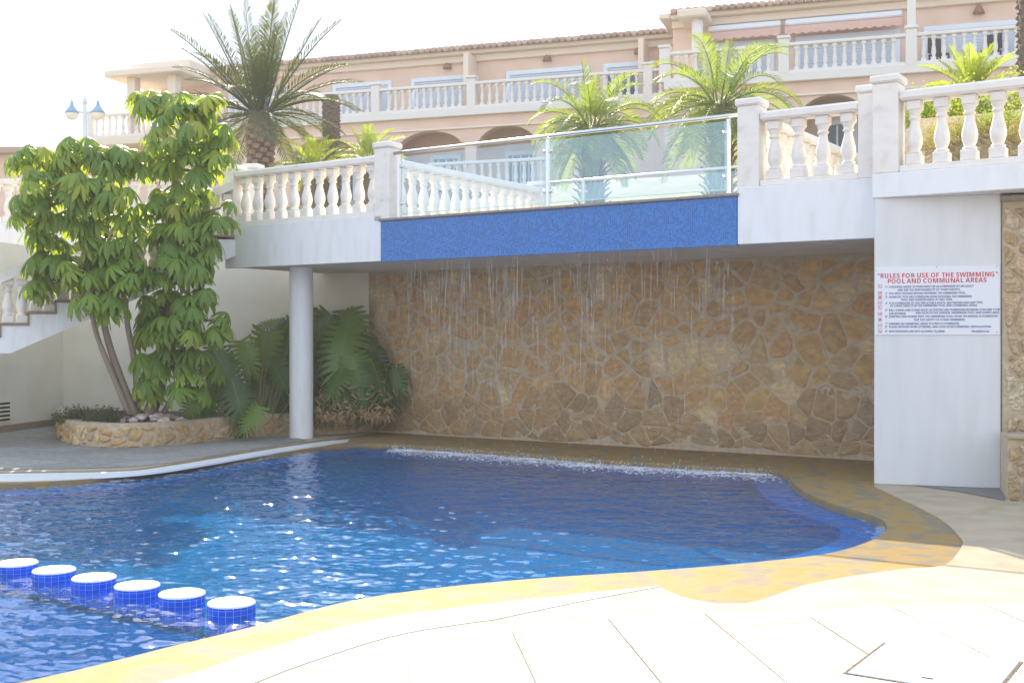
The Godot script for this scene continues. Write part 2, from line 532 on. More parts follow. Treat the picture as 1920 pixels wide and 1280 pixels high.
func make_balusters() -> void:
	var st := S()
	box(st, Vector3(0, 0.06, 0), Vector3(0.165, 0.12, 0.165), 0.012)
	box(st, Vector3(0, 0.645, 0), Vector3(0.15, 0.11, 0.15), 0.012)
	st.set_smooth_group(1)
	var prof := []
	for v in [[0.066, 0.118], [0.076, 0.13], [0.076, 0.143], [0.058, 0.155], [0.056, 0.165], [0.072, 0.2], [0.083, 0.245], [0.085, 0.285], [0.078, 0.33], [0.064, 0.385], [0.051, 0.44], [0.046, 0.475], [0.046, 0.49], [0.064, 0.5], [0.066, 0.512], [0.052, 0.524], [0.055, 0.545], [0.068, 0.572], [0.074, 0.592]]:
		prof.append(Vector2(v[0], v[1]))
	lathe(st, prof, 14)
	baluster_mesh = done(st)
	st = S()
	box(st, Vector3(0, 0.05, 0), Vector3(0.15, 0.1, 0.15))
	box(st, Vector3(0, 0.73, 0), Vector3(0.14, 0.1, 0.14))
	st.set_smooth_group(1)
	prof = []
	for v in [[0.06, 0.1], [0.05, 0.14], [0.078, 0.26], [0.07, 0.36], [0.045, 0.52], [0.06, 0.57], [0.045, 0.6], [0.065, 0.68]]:
		prof.append(Vector2(v[0], v[1]))
	lathe(st, prof, 7)
	baluster_far = done(st)

func pedestal(parent: Node, x: float, z: float, y0: float, y1: float, w := 0.27) -> void:
	var st := S()
	bx(st, Vector3(x - w / 2, y0, z - w / 2), Vector3(x + w / 2, y1 - 0.09, z + w / 2), 0.012)
	var p := obj("pedestal", st, M.cast, parent)
	st = S()
	bx(st, Vector3(x - w / 2 - 0.025, y1 - 0.09, z - w / 2 - 0.025), Vector3(x + w / 2 + 0.025, y1, z + w / 2 + 0.025), 0.03)
	obj("cap", st, M.cast, p)

# along local x from x0 to x1 on the level of the node; 0.89 high
func balustrade(parent: Node, x0: float, x1: float, pitch := 0.27, w := 0.22) -> void:
	var st := S()
	bx(st, Vector3(x0, 0, -w / 2), Vector3(x1, 0.075, w / 2), 0.01)
	obj("base_course", st, M.cast, parent)
	st = S()
	bx(st, Vector3(x0, 0.775, -w / 2 - 0.02), Vector3(x1, 0.885, w / 2 + 0.02), 0.03)
	obj("top_rail", st, M.cast, parent)
	var n := maxi(1, int(round((x1 - x0) / pitch)))
	for i in n:
		mi("baluster", baluster_mesh, M.cast, parent, Transform3D(Basis(), Vector3(x0 + (i + 0.5) * (x1 - x0) / n, 0.075, 0)))

# ---------------------------------------------------------------- plants
# palmate leaf of the umbrella tree: hub at the origin, petiole towards -y, leaflets hanging round it
func umbrella_leaf(r: RandomNumberGenerator, length: float) -> ArrayMesh:
	var st := S(true)
	var n := r.randi_range(9, 12)
	for k in n:
		var g := TAU * k / n + r.randf_range(-0.12, 0.12)
		var out := Vector3(cos(g), 0, sin(g))
		var side := Vector3(-sin(g), 0, cos(g))
		var L := length * r.randf_range(0.82, 1.1)
		var drop := r.randf_range(0.85, 1.35)
		var pts := []
		for i in 5:
			var u := i / 4.0
			var a := 0.15 + drop * u
			pts.append([Vector3.ZERO if i == 0 else pts[i - 1][0] + (out * cos(a) - Vector3.UP * sin(a)) * L / 4.0, [0.02, 0.34, 0.5, 0.44, 0.05][i] * L * 0.23])
		for i in 4:
			var a: Vector3 = pts[i][0]
			var b: Vector3 = pts[i + 1][0]
			var fold := Vector3(0, -0.28, 0)
			for s in [-1.0, 1.0]:
				st.set_smooth_group(2 if s > 0 else 3)
				var a2: Vector3 = a + (side * s + fold) * float(pts[i][1])
				var b2: Vector3 = b + (side * s + fold) * float(pts[i + 1][1])
				if s > 0: quad(st, a, b, b2, a2)
				else: quad(st, a, a2, b2, b)
	st.set_smooth_group(4)
	tube(st, [Vector3(0, 0.005, 0), Vector3(0, -0.16, 0), Vector3(0.02, -0.30, 0)], [0.006, 0.006, 0.008], 4, false)
	return done(st)

# split leaf: stalk end at the origin, blade along +x, spread over z, drooping
func monstera_leaf(r: RandomNumberGenerator, L: float) -> ArrayMesh:
	var st := S(true)
	var vn := S()
	var W := L * r.randf_range(0.42, 0.5)
	var bow := r.randf_range(0.15, 0.4)
	var mid := func(u: float) -> Vector3:
		return Vector3(L * (u - 0.02 * u * u), -L * bow * u * u, 0)
	var fingers := 10
	for s in [-1.0, 1.0]:
		for i in fingers:
			var u0 := float(i) / fingers
			var u1 := float(i + 1) / fingers
			st.set_smooth_group(5 + i + (20 if s > 0 else 0))
			var um := (u0 + u1) * 0.5
			var reach := W * pow(sin(PI * clampf(0.22 + 0.76 * um, 0, 1)), 0.6) * r.randf_range(0.88, 1.06)
			var lean := lerpf(-0.55, 1.0, um) * L * 0.34
			var a: Vector3 = mid.call(u0)
			var b: Vector3 = mid.call(u1)
			var rows := [[a, b]]
			var split := r.randf() < 0.8
			for w in [0.34, 0.62, 0.86, 1.0]:
				var cx: float = lean * w * (0.5 + 0.5 * w)
				var narrow: float = {0.34: 1.0, 0.62: 0.74 if split else 1.0, 0.86: 0.58 if split else 0.98, 1.0: 0.22 if split else 0.8}[w]
				var m: Vector3 = (a + b) * 0.5 + Vector3(cx, W * (0.16 * w - 0.42 * w * w), s * reach * w)
				var half: Vector3 = (b - a) * 0.5 * narrow * (1.0 + 0.3 * w)
				rows.append([m - half, m + half])
			for k in 4:
				if s > 0: quad(st, rows[k][0], rows[k + 1][0], rows[k + 1][1], rows[k][1])
				else: quad(st, rows[k][0], rows[k][1], rows[k + 1][1], rows[k + 1][0])
			# side vein
			var up := Vector3(0, 0.006 * L, 0)
			var c0: Vector3 = (rows[0][0] + rows[0][1]) * 0.5 + up
			var c1: Vector3 = (rows[2][0] + rows[2][1]) * 0.5 + up
			var vw := Vector3(L * 0.005, 0, 0)
			quad(vn, c0 - vw, c0 + vw, c1 + vw * 0.4, c1 - vw * 0.4)
	for i in 6:
		var p: Vector3 = mid.call(i / 6.0) + Vector3(0, 0.008 * L, 0)
		var q: Vector3 = mid.call((i + 1) / 6.0) + Vector3(0, 0.008 * L, 0)
		var w := Vector3(0, 0, L * lerpf(0.014, 0.005, i / 6.0))
		quad(vn, p + w, q + w, q - w, p - w)
	var mesh := done(st)
	vn.generate_normals()
	vn.commit(mesh)
	return mesh

# feather frond: base at the origin, starting along `dir`
func frond_mesh(r: RandomNumberGenerator, dir: Vector3, L: float, droop: float, n: int, leaflet: float, width: float, v_up: float, bare := 0.12, swept := 0.75) -> ArrayMesh:
	var st := S()
	var p := Vector3.ZERO
	var d := dir.normalized()
	var pts := [p]
	var dirs := [d]
	var steps := 14
	for i in steps:
		p += d * L / steps
		d = (d + Vector3.DOWN * droop / steps * (0.4 + 1.4 * i / steps)).normalized()
		pts.append(p); dirs.append(d)
	var rad := []
	for i in steps + 1: rad.append(lerpf(0.022, 0.005, float(i) / steps) * (L / 2.2))
	tube(st, pts, rad, 4, false)
	var flat_side := dir.cross(Vector3.UP)
	if flat_side.length() < 0.05: flat_side = Vector3.RIGHT
	flat_side = flat_side.normalized()
	for i in n:
		var u := bare + (1.0 - bare) * (i + 0.5) / n
		var f := u * steps
		var k := mini(int(f), steps - 1)
		var q: Vector3 = pts[k].lerp(pts[k + 1], f - k)
		var dd: Vector3 = dirs[k]
		var up := flat_side.cross(dd).normalized()
		for s in [-1.0, 1.0]:
			var ll := leaflet * pow(sin(PI * clampf(0.16 + 0.80 * u, 0.02, 0.98)), 0.7) * r.randf_range(0.85, 1.12)
			var o: Vector3 = (flat_side * s * 0.8 + up * v_up * r.randf_range(0.7, 1.3) + dd * swept * r.randf_range(0.85, 1.2)).normalized()
			var m: Vector3 = q + o * ll * 0.55
			var e: Vector3 = q + o * ll + Vector3.DOWN * ll * r.randf_range(0.05, 0.28)
			var wv: Vector3 = dd.cross(o).cross(o).normalized() * width * 0.5
			if wv.length() < 1e-5: wv = dd * width * 0.5
			quad(st, q - wv * 0.5, q + wv * 0.5, m + wv, m - wv)
			tri(st, m - wv, m + wv, e)
	return done(st)

# crown of fronds round `at`; list of [pitch degrees, how many, length, droop]
func crown(parent: Node, at: Vector3, kinds: Array, leaflets: int, leaflet: float, width: float, v_up: float, mats: Array, r: RandomNumberGenerator, spread := 0.12, swept := 0.75) -> void:
	var turn := r.randf() * TAU
	for kd in kinds:
		var variants := []
		for i in 2:
			var a := deg_to_rad(kd[0] + r.randf_range(-4, 4))
			variants.append(frond_mesh(r, Vector3(cos(a), sin(a), 0), kd[2], kd[3], leaflets, leaflet, width, v_up, 0.14, swept))
		for i in int(kd[1]):
			turn += TAU * 0.381966
			var B := Basis(Vector3.UP, turn + r.randf_range(-0.2, 0.2)) * Basis(Vector3(0, 0, 1), r.randf_range(-0.12, 0.12))
			var sc := r.randf_range(0.85, 1.08)
			mi("frond", variants[i % 2], mats[r.randi() % mats.size()], parent, Transform3D(B.scaled(Vector3.ONE * sc), at + B * Vector3(spread, 0, 0)))

# low plant made of many thin upright blades and small leaves
func tuft(r: RandomNumberGenerator, w: float, h: float, n: int, leaf: float) -> ArrayMesh:
	var st := S()
	for i in n:
		var g := r.randf() * TAU
		var q := sqrt(r.randf())
		var foot := Vector3(cos(g) * q * w * 0.35, 0, sin(g) * q * w * 0.35)
		var top := Vector3(cos(g) * q * w * 0.5, h * (1.0 - 0.5 * q * q) * r.randf_range(0.55, 1.05), sin(g) * q * w * 0.5)
		var side := Vector3(-sin(g), 0, cos(g)) * 0.004
		tri(st, foot - side, foot + side, top)
		for k in 5:
			var c := foot.lerp(top, 0.35 + 0.16 * k) + Vector3(r.randf_range(-1, 1), r.randf_range(-0.4, 0.6), r.randf_range(-1, 1)) * leaf * 0.8
			var o := Vector3(r.randf_range(-1, 1), r.randf_range(-0.2, 1), r.randf_range(-1, 1)).normalized() * leaf
			var wv := o.cross(Vector3(r.randf_range(-1, 1), r.randf_range(-1, 1), r.randf_range(-1, 1))).normalized() * leaf * 0.35
			tri(st, c, c + o * 0.5 + wv, c + o)
			tri(st, c, c + o, c + o * 0.5 - wv)
	return done(st)

# ---------------------------------------------------------------- the scene
func v2(a: Array) -> Array:
	var out := []
	for i in range(0, a.size(), 2): out.append(Vector2(a[i], -a[i + 1]))
	return out

# px, py pairs on a level plane
func px2(a: Array, y := 0.0) -> Array:
	var out := []
	for i in range(0, a.size(), 2): out.append(xz(gp(a[i], a[i + 1], y)))
	return out

func poly(a: Array) -> PackedVector2Array:
	var out := PackedVector2Array()
	for p in a:
		if out.is_empty() or out[-1].distance_to(p) > 0.005: out.append(p)
	return out

var pool := PackedVector2Array()
var pool_far := PackedVector2Array()
var pool_near := PackedVector2Array()
var sun_dir := Vector3.ZERO

func _ready() -> void:
	rng.seed = 7
	# camera
	var cam := Camera3D.new()
	cam.name = "camera"
	add_child(cam)
	cam.position = Vector3(0, EYE, 0)
	cam.rotation.x = -atan2(640.0 - HZ, F)
	cam.fov = rad_to_deg(2.0 * atan(640.0 / F))
	cam.near = 0.1
	cam.far = 900.0
	cam.current = true
	# sky
	var sky_mat := ProceduralSkyMaterial.new()
	sky_mat.sky_top_color = Color(0.77, 0.86, 0.985)
	sky_mat.sky_horizon_color = Color(0.97, 0.975, 1.0)
	sky_mat.sky_curve = 0.25
	sky_mat.ground_horizon_color = Color(0.72, 0.70, 0.66)
	sky_mat.ground_bottom_color = Color(0.45, 0.42, 0.38)
	sky_mat.sky_energy_multiplier = 0.85
	sky_mat.sun_angle_max = 34.0
	sky_mat.sun_curve = 0.2
	var sky := Sky.new()
	sky.sky_material = sky_mat
	var env := Environment.new()
	env.background_mode = Environment.BG_SKY
	env.sky = sky
	env.tonemap_mode = Environment.TONE_MAPPER_LINEAR
	env.tonemap_exposure = 2.6
	env.fog_enabled = true
	env.fog_density = 0.0019
	env.fog_light_color = Color(0.97, 0.95, 0.94)
	env.sdfgi_enabled = true
	env.ssao_enabled = true
	env.ssil_enabled = true
	var we := WorldEnvironment.new()
	we.name = "world_environment"
	we.environment = env
	add_child(we)
	# sun: beyond the terrace, a little to the left, 33 degrees up
	var sun := DirectionalLight3D.new()
	sun.name = "sun"
	add_child(sun)
	sun.light_energy = 1.6
	sun.light_color = Color(1.0, 0.95, 0.86)
	sun.light_angular_distance = 0.5
	sun.shadow_enabled = true
	var az := deg_to_rad(-11.0)
	var el := deg_to_rad(33.0)
	sun_dir = Vector3(sin(az) * cos(el), sin(el), -cos(az) * cos(el))
	sun.look_at_from_position(sun_dir * 50.0, Vector3.ZERO, Vector3.UP)

	make_materials()
	make_balusters()
	ground()
	bridge()
	left_side()
	right_side()
	buildings()
	planter()
	pool_things()
	glass_rails()
	sign_board()
	trees()
	waterfall()

# ---------------------------------------------------------------- ground, deck and pool
func ground() -> void:
	var far := px2([0, 913, 200, 900, 400, 872, 550, 850, 640, 839, 720, 837, 900, 848, 1150, 868, 1350, 880, 1440, 885], -0.05)
	pool_far = smooth_line(v2([-13.5, 9, -11, 12, -8, 12.8]) + far + px2([1475, 893], -0.05), 0.15)
	var near := px2([1475, 893, 1500, 922, 1560, 950, 1640, 975, 1663, 992, 1648, 1015, 1560, 1045, 1400, 1065, 1220, 1080, 1000, 1095, 800, 1115, 640, 1141, 480, 1185, 300, 1230, 100, 1280], -0.05)
	pool_near = smooth_line(near + v2([-2.9, 4.9, -4, 4.0, -6.5, 3.2, -10, 3.4, -13, 6, -13.5, 9]), 0.15)
	pool = poly(Array(pool_far) + Array(pool_near))
	if pool[0].distance_to(pool[-1]) < 0.02: pool.remove_at(pool.size() - 1)
	# wet stone round the water, a shade lower than the deck
	var right_end: Vector2 = pool_near[0]
	var st := S()
	var back := Array(pool_near)
	back.reverse()
	sheet(st, poly([Vector2(-40, -9)] + back + [Vector2(40, right_end.y), Vector2(40, 10), Vector2(-40, 10)]), -0.014)
	sheet(st, poly([Vector2(-40, -9)] + Array(pool_far) + [Vector2(40, right_end.y), Vector2(40, -26), Vector2(-40, -26)]), -0.014)
	# lip down to the water
	for i in pool.size():
		var a := pool[i]
		var b := pool[(i + 1) % pool.size()]
		quad(st, Vector3(a.x, -0.014, a.y), Vector3(b.x, -0.014, b.y), Vector3(b.x, -0.09, b.y), Vector3(a.x, -0.09, a.y))
	struct("pool_rim", st, M.rim, Transform3D(), "wet ochre stone rim running round the pool's edge")
	# deck round it
	var rim_near := smooth_line(v2([-14, 9, -13.4, 5.8, -10.2, 2.95, -6.5, 2.75, -3.8, 3.55, -2.5, 4.5]) + px2([310, 1280, 480, 1225, 700, 1165, 1000, 1125, 1236, 1100]), 0.15)
	var spill := smooth_line(px2([1236, 1100, 1300, 1124, 1400, 1131, 1530, 1092, 1700, 1066, 1770, 1060, 1804, 1025, 1800, 1005, 1760, 970, 1690, 935, 1640, 912]), 0.12)
	st = S()
	sheet(st, poly([Vector2(-40, -9)] + Array(rim_near) + Array(spill) + v2([3.95, 12.75, 4.6, 14, 40, 14, 40, -10, -40, -10])), 0.0, 0.03)
	var rim_far := smooth_line(v2([-14, 9, -11.3, 12.7, -8.1, 13.6]) + px2([0, 885, 220, 881, 300, 872, 400, 856, 500, 840, 600, 825, 660, 816, 722, 806]), 0.15)
	sheet(st, poly([Vector2(-40, -9)] + Array(rim_far) + v2([-2.2, 22, -2.2, 26, -40, 26])), 0.0, 0.03)
	var deck := struct("pool_deck", st, M.deck, Transform3D(), "smooth pale stone deck round the pool")
	# paving slabs in front
	var field := poly(v2([-2.4, 3.3, -1.81, 4.15, -1.286, 5.04, -0.911, 5.557, -0.44, 6.03, 0.117, 6.42, 0.513, 6.63, 1.108, 6.75, 1.824, 6.85, 3.078, 7.04, 5.5, 7.4, 5.5, 3.3]))
	slabs(deck, field, Vector2(1.125, -6.6), Vector2(0.9934, -0.115), Vector2(-0.115, -0.9934), 0.575, 0.84, 3)
	# slabs on the far left, with the shade there put into their colour
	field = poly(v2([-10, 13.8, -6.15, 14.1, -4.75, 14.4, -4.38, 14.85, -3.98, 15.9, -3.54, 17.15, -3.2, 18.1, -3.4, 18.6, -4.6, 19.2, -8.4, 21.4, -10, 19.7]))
	slabs(deck, field, Vector2(-5, -16), Vector2(0.834, 0.552), Vector2(0.552, -0.834), 0.62, 0.62, 4, "tiles_shaded")
	# drains: white slotted strips
	var inner := resample(smooth_line(v2([-10.2, 2.95, -6.5, 2.75, -3.8, 3.55, -2.5, 4.5]) + px2([310, 1280, 480, 1225, 700, 1165, 1000, 1125, 1236, 1100]), 0.15), 420)
	var outer := PackedVector2Array()
	for i in inner.size():
		var dir := (inner[mini(i + 1, 419)] - inner[maxi(i - 1, 0)]).normalized()
		outer.append(inner[i] + Vector2(-dir.y, dir.x) * 0.34 * clampf((420.0 - i) / 45.0, 0.03, 1.0))
	drain(inner, outer, "long white slotted drain strip along the sunlit near side of the pool")
	inner = resample(smooth_line(v2([-11.2, 12.3, -8.1, 13.2]) + px2([0, 901, 200, 893, 300, 884, 400, 868, 480, 854, 560, 841, 652, 827]), 0.1), 380)
	outer = resample(smooth_line(v2([-11.3, 12.6, -8.1, 13.55]) + px2([0, 889, 220, 885, 300, 877, 400, 861, 500, 844, 600, 829, 655, 824]), 0.1), 380)
	drain(inner, outer, "white slotted drain strip curving along the shaded far left side of the pool")
	# hatch in the paving
	var hatch := thing("access_cover", "square white access hatch set into the paving at bottom right", "hatch", Transform3D(TB, Vector3(2.035, 0.004, -5.625)))
	st = S()
	for s in [-1, 1]:
		box(st, Vector3(0, 0.004, 0.331 * s), Vector3(0.676, 0.014, 0.014))
		box(st, Vector3(0.331 * s, 0.004, 0), Vector3(0.014, 0.014, 0.648))
	obj("frame", st, M.soil, hatch)
	st = S()
	box(st, Vector3(0, 0.004, 0), Vector3(0.644, 0.022, 0.644), 0.004)
	obj("lid", st, M.board, hatch)
	st = S()
	box(st, Vector3(0.02, 0.0165, 0.22), Vector3(0.05, 0.004, 0.014))
	obj("handle", st, M.dark, hatch)
	# basin
	st = S()
	sheet(st, pool, -0.19)
	for i in pool.size():
		var a := pool[i]
		var b := pool[(i + 1) % pool.size()]
		quad(st, Vector3(a.x, -0.09, a.y), Vector3(b.x, -0.09, b.y), Vector3(b.x, -0.19, b.y), Vector3(a.x, -0.19, a.y))
	struct("pool_basin", st, M.pool_dark, Transform3D(), "blue mosaic floor and walls of the pool")
	# bright ledge under the far and right edge
	st = S()
	var edge := resample(poly(Array(pool_far) + Array(pool_near).slice(0, 52)), 240)
	for i in 239:
		var a := edge[i]
		var b := edge[i + 1]
		var na := ledge_in(edge, i)
		var nb := ledge_in(edge, i + 1)
		for pair in [[a, b, na, nb, -0.12]]:
			quad(st, Vector3(a.x, -0.095, a.y), Vector3(na.x, -0.095, na.y), Vector3(nb.x, -0.095, nb.y), Vector3(b.x, -0.095, b.y))
			quad(st, Vector3(na.x, -0.095, na.y), Vector3(na.x, -0.19, na.y), Vector3(nb.x, -0.19, nb.y), Vector3(nb.x, -0.095, nb.y))
	struct("pool_ledge", st, M.pool_tile, Transform3D(), "bright blue shallow ledge under the far edge of the pool")
	# shallow shelf on the near left
	var shelf := poly(v2([0.2, 5.25, -1.35, 6.55, -3.9, 8.35, -9, 11.9, -16, 12, -16, 2, 0, 2]))
	st = S()
	for part in Geometry2D.intersect_polygons(pool, shelf): sheet(st, part, -0.145, 0.05)
	struct("pool_shelf", st, M.pool_shelf, Transform3D(), "bright blue shallow floor at the near left of the pool")
	st = S()
	var e := [Vector3(-0.6, -0.141, -5.92), Vector3(-1.35, -0.141, -6.55), Vector3(-3.9, -0.141, -8.35), Vector3(-9.0, -0.141, -11.9)]
	for i in 3:
		var off := Vector3(0.6, 0, 0.8) * 0.13
		quad(st, e[i], e[i] + off, e[i + 1] + off, e[i + 1])
	struct("shelf_edge", st, M.trim_dark, Transform3D(), "dark tiled edge of the shallow pool shelf")
	# the water itself
	water()
	# flat dark sheet at the pier foot: a sunken strip's shade painted as colour
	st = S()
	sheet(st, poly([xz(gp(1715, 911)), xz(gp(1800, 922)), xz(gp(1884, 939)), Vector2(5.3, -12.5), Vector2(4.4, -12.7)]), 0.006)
	struct("recess_shade", st, M.shade_tone, Transform3D(), "flat dark sheet painted as the shaded recess at the foot of the white pier")
	# hillside behind
	st = S(true)
	var ss := [-90.0, -50.0, -30.0, -20.0, -12.0, -6.0, 0.0, 6.0, 12.0, 20.0, 30.0, 50.0, 90.0]
	var tt := [5.2, 8.0, 11.0, 14.0, 17.0, 20.0, 23.0, 30.0, 60.0, 120.0, 320.0]
	var hgt := func(s: float, t: float) -> float: return 3.2 + 3.2 * smoothstep(6.0, 19.0, t) + 0.12 * sin(s * 0.7 + t) - 0.03 * maxf(0.0, t - 60.0)
	for i in ss.size() - 1:
		for j in tt.size() - 1:
			var c := [tp(ss[i], tt[j], hgt.call(ss[i], tt[j])), tp(ss[i + 1], tt[j], hgt.call(ss[i + 1], tt[j])), tp(ss[i + 1], tt[j + 1], hgt.call(ss[i + 1], tt[j + 1])), tp(ss[i], tt[j + 1], hgt.call(ss[i], tt[j + 1]))]
			quad(st, c[0], c[1], c[2], c[3])
	struct("hillside", st, M.hill, Transform3D(), "dry garden slope rising to the buildings")

func ledge_in(edge: PackedVector2Array, i: int) -> Vector2:
	var dir := (edge[mini(i + 1, edge.size() - 1)] - edge[maxi(i - 1, 0)]).normalized()
	return edge[i] + Vector2(-dir.y, dir.x) * 0.38

func slabs(parent: Node, field: PackedVector2Array, o: Vector2, a: Vector2, b: Vector2, w: float, l: float, sd: int, pal := "tiles") -> void:
	var r := RandomNumberGenerator.new()
	r.seed = sd
	for i in range(-14, 15):
		var shift := r.randf() * l
		for j in range(-12, 13):
			var g := 0.004
			var lo := Vector2(i * w + g, j * l + shift + g)
			var hi := Vector2((i + 1) * w - g, (j + 1) * l + shift - g)
			var q := PackedVector2Array([o + a * lo.x + b * lo.y, o + a * hi.x + b * lo.y, o + a * hi.x + b * hi.y, o + a * lo.x + b * hi.y])
			for part in Geometry2D.intersect_polygons(q, field):
				var area := 0.0
				for k in part.size(): area += part[k].cross(part[(k + 1) % part.size()])
				if absf(area) < 0.01: continue
				var st := S()
				sheet(st, part, 0.012 + r.randf_range(-0.001, 0.0015), 0.011)
				obj("paving_slab", st, M[pal][r.randi() % 4], parent)

func drain(inner: PackedVector2Array, outer: PackedVector2Array, label: String) -> void:
	var t := thing("drain_grate", label, "drain", Transform3D(), "slotted drains round the pool")
	var ch := S()
	var sl := S()
	var fr := S()
	for i in inner.size() - 1:
		var y := 0.0025
		var p := func(u: float, v: float, yy: float) -> Vector3:
			var q := inner[i].lerp(inner[i + 1], v).lerp(outer[i].lerp(outer[i + 1], v), u)
			return Vector3(q.x, yy, q.y)
		quad(ch, p.call(0, 0, y), p.call(0, 1, y), p.call(1, 1, y), p.call(1, 0, y))
		for e in [[0.0, 0.07], [0.93, 1.0]]:
			quad(fr, p.call(e[0], 0, 0.007), p.call(e[0], 1, 0.007), p.call(e[1], 1, 0.007), p.call(e[1], 0, 0.007))
			for u in e: quad(fr, p.call(u, 0, -0.02), p.call(u, 1, -0.02), p.call(u, 1, 0.0068), p.call(u, 0, 0.0068))
		var h := 0.0062
		quad(sl, p.call(0.07, 0.12, h), p.call(0.07, 0.80, h), p.call(0.93, 0.80, h), p.call(0.93, 0.12, h))
		quad(sl, p.call(0.07, 0.80, h), p.call(0.07, 0.80, y), p.call(0.93, 0.80, y), p.call(0.93, 0.80, h))
		quad(sl, p.call(0.07, 0.12, y), p.call(0.07, 0.12, h), p.call(0.93, 0.12, h), p.call(0.93, 0.12, y))
	obj("channel", ch, M.channel, t)
	tag(obj("slats", sl, M.grate, t), "", "", "", "stuff")
	obj("frame", fr, M.grate, t)

func water() -> void:
	var n1 := FastNoiseLite.new()
	n1.seed = 3; n1.frequency = 1.0; n1.fractal_octaves = 1
	var n2 := FastNoiseLite.new()
	n2.seed = 9; n2.frequency = 5.5; n2.fractal_octaves = 2
	var n3 := FastNoiseLite.new()
	n3.seed = 21; n3.frequency = 13.0; n3.fractal_octaves = 1
	var wide: PackedVector2Array = Geometry2D.offset_polygon(pool, 0.06)[0]
	var lo := Vector2(-9.5, -18.0)
	var hi := Vector2(3.6, -3.0)
	var step := 0.026
	var nx := int((hi.x - lo.x) / step)
	var nz := int((hi.y - lo.y) / step)
	# per row, the spans of the polygon
	var id := PackedInt32Array()
	id.resize((nx + 1) * (nz + 1))
	id.fill(-1)
	var V := PackedVector3Array()
	var N := PackedVector3Array()
	var amp1 := 0.020
	var amp2 := 0.0155
	for j in nz + 1:
		var z := lo.y + j * step
		var xs := []
		for k in wide.size():
			var a := wide[k]
			var b := wide[(k + 1) % wide.size()]
			if (a.y > z) != (b.y > z): xs.append(a.x + (z - a.y) / (b.y - a.y) * (b.x - a.x))
		xs.sort()
		for s in range(0, xs.size() - 1, 2):
			for i in range(maxi(0, ceili((xs[s] - lo.x) / step)), mini(nx, floori((xs[s + 1] - lo.x) / step)) + 1):
				var x := lo.x + i * step
				id[j * (nx + 1) + i] = V.size()
				var h := n1.get_noise_2d(x * 1.5, z * 2.6) * amp1 + n2.get_noise_2d(x * 0.75, z * 1.5) * amp2 + n3.get_noise_2d(x * 0.7, z * 1.1) * 0.0105
				V.append(Vector3(x, -0.05 + h * 0.5, z))
	for i in V.size(): N.append(Vector3.UP)
	var I := PackedInt32Array()
	for j in nz:
		for i in nx:
			var a := id[j * (nx + 1) + i]
			var b := id[j * (nx + 1) + i + 1]
			var c := id[(j + 1) * (nx + 1) + i + 1]
			var d := id[(j + 1) * (nx + 1) + i]
			if a < 0 or b < 0 or c < 0 or d < 0: continue
			I.append_array(PackedInt32Array([a, b, c, a, c, d]))
			var nn := (V[d] - V[a]).cross(V[b] - V[a])
			N[a] += nn * 400.0 / step; N[b] += nn * 400.0 / step; N[c] += nn * 400.0 / step; N[d] += nn * 400.0 / step
	for i in N.size(): N[i] = (N[i] - Vector3.UP).normalized() if N[i].length() > 1.01 else Vector3.UP
	var arr := []
	arr.resize(Mesh.ARRAY_MAX)
	arr[Mesh.ARRAY_VERTEX] = V
	arr[Mesh.ARRAY_NORMAL] = N
	arr[Mesh.ARRAY_INDEX] = I
	var m := ArrayMesh.new()
	m.add_surface_from_arrays(Mesh.PRIMITIVE_TRIANGLES, arr)
	tag(mi("pool_water", m, M.water), "clear rippled water filling the blue pool", "", "", "structure")

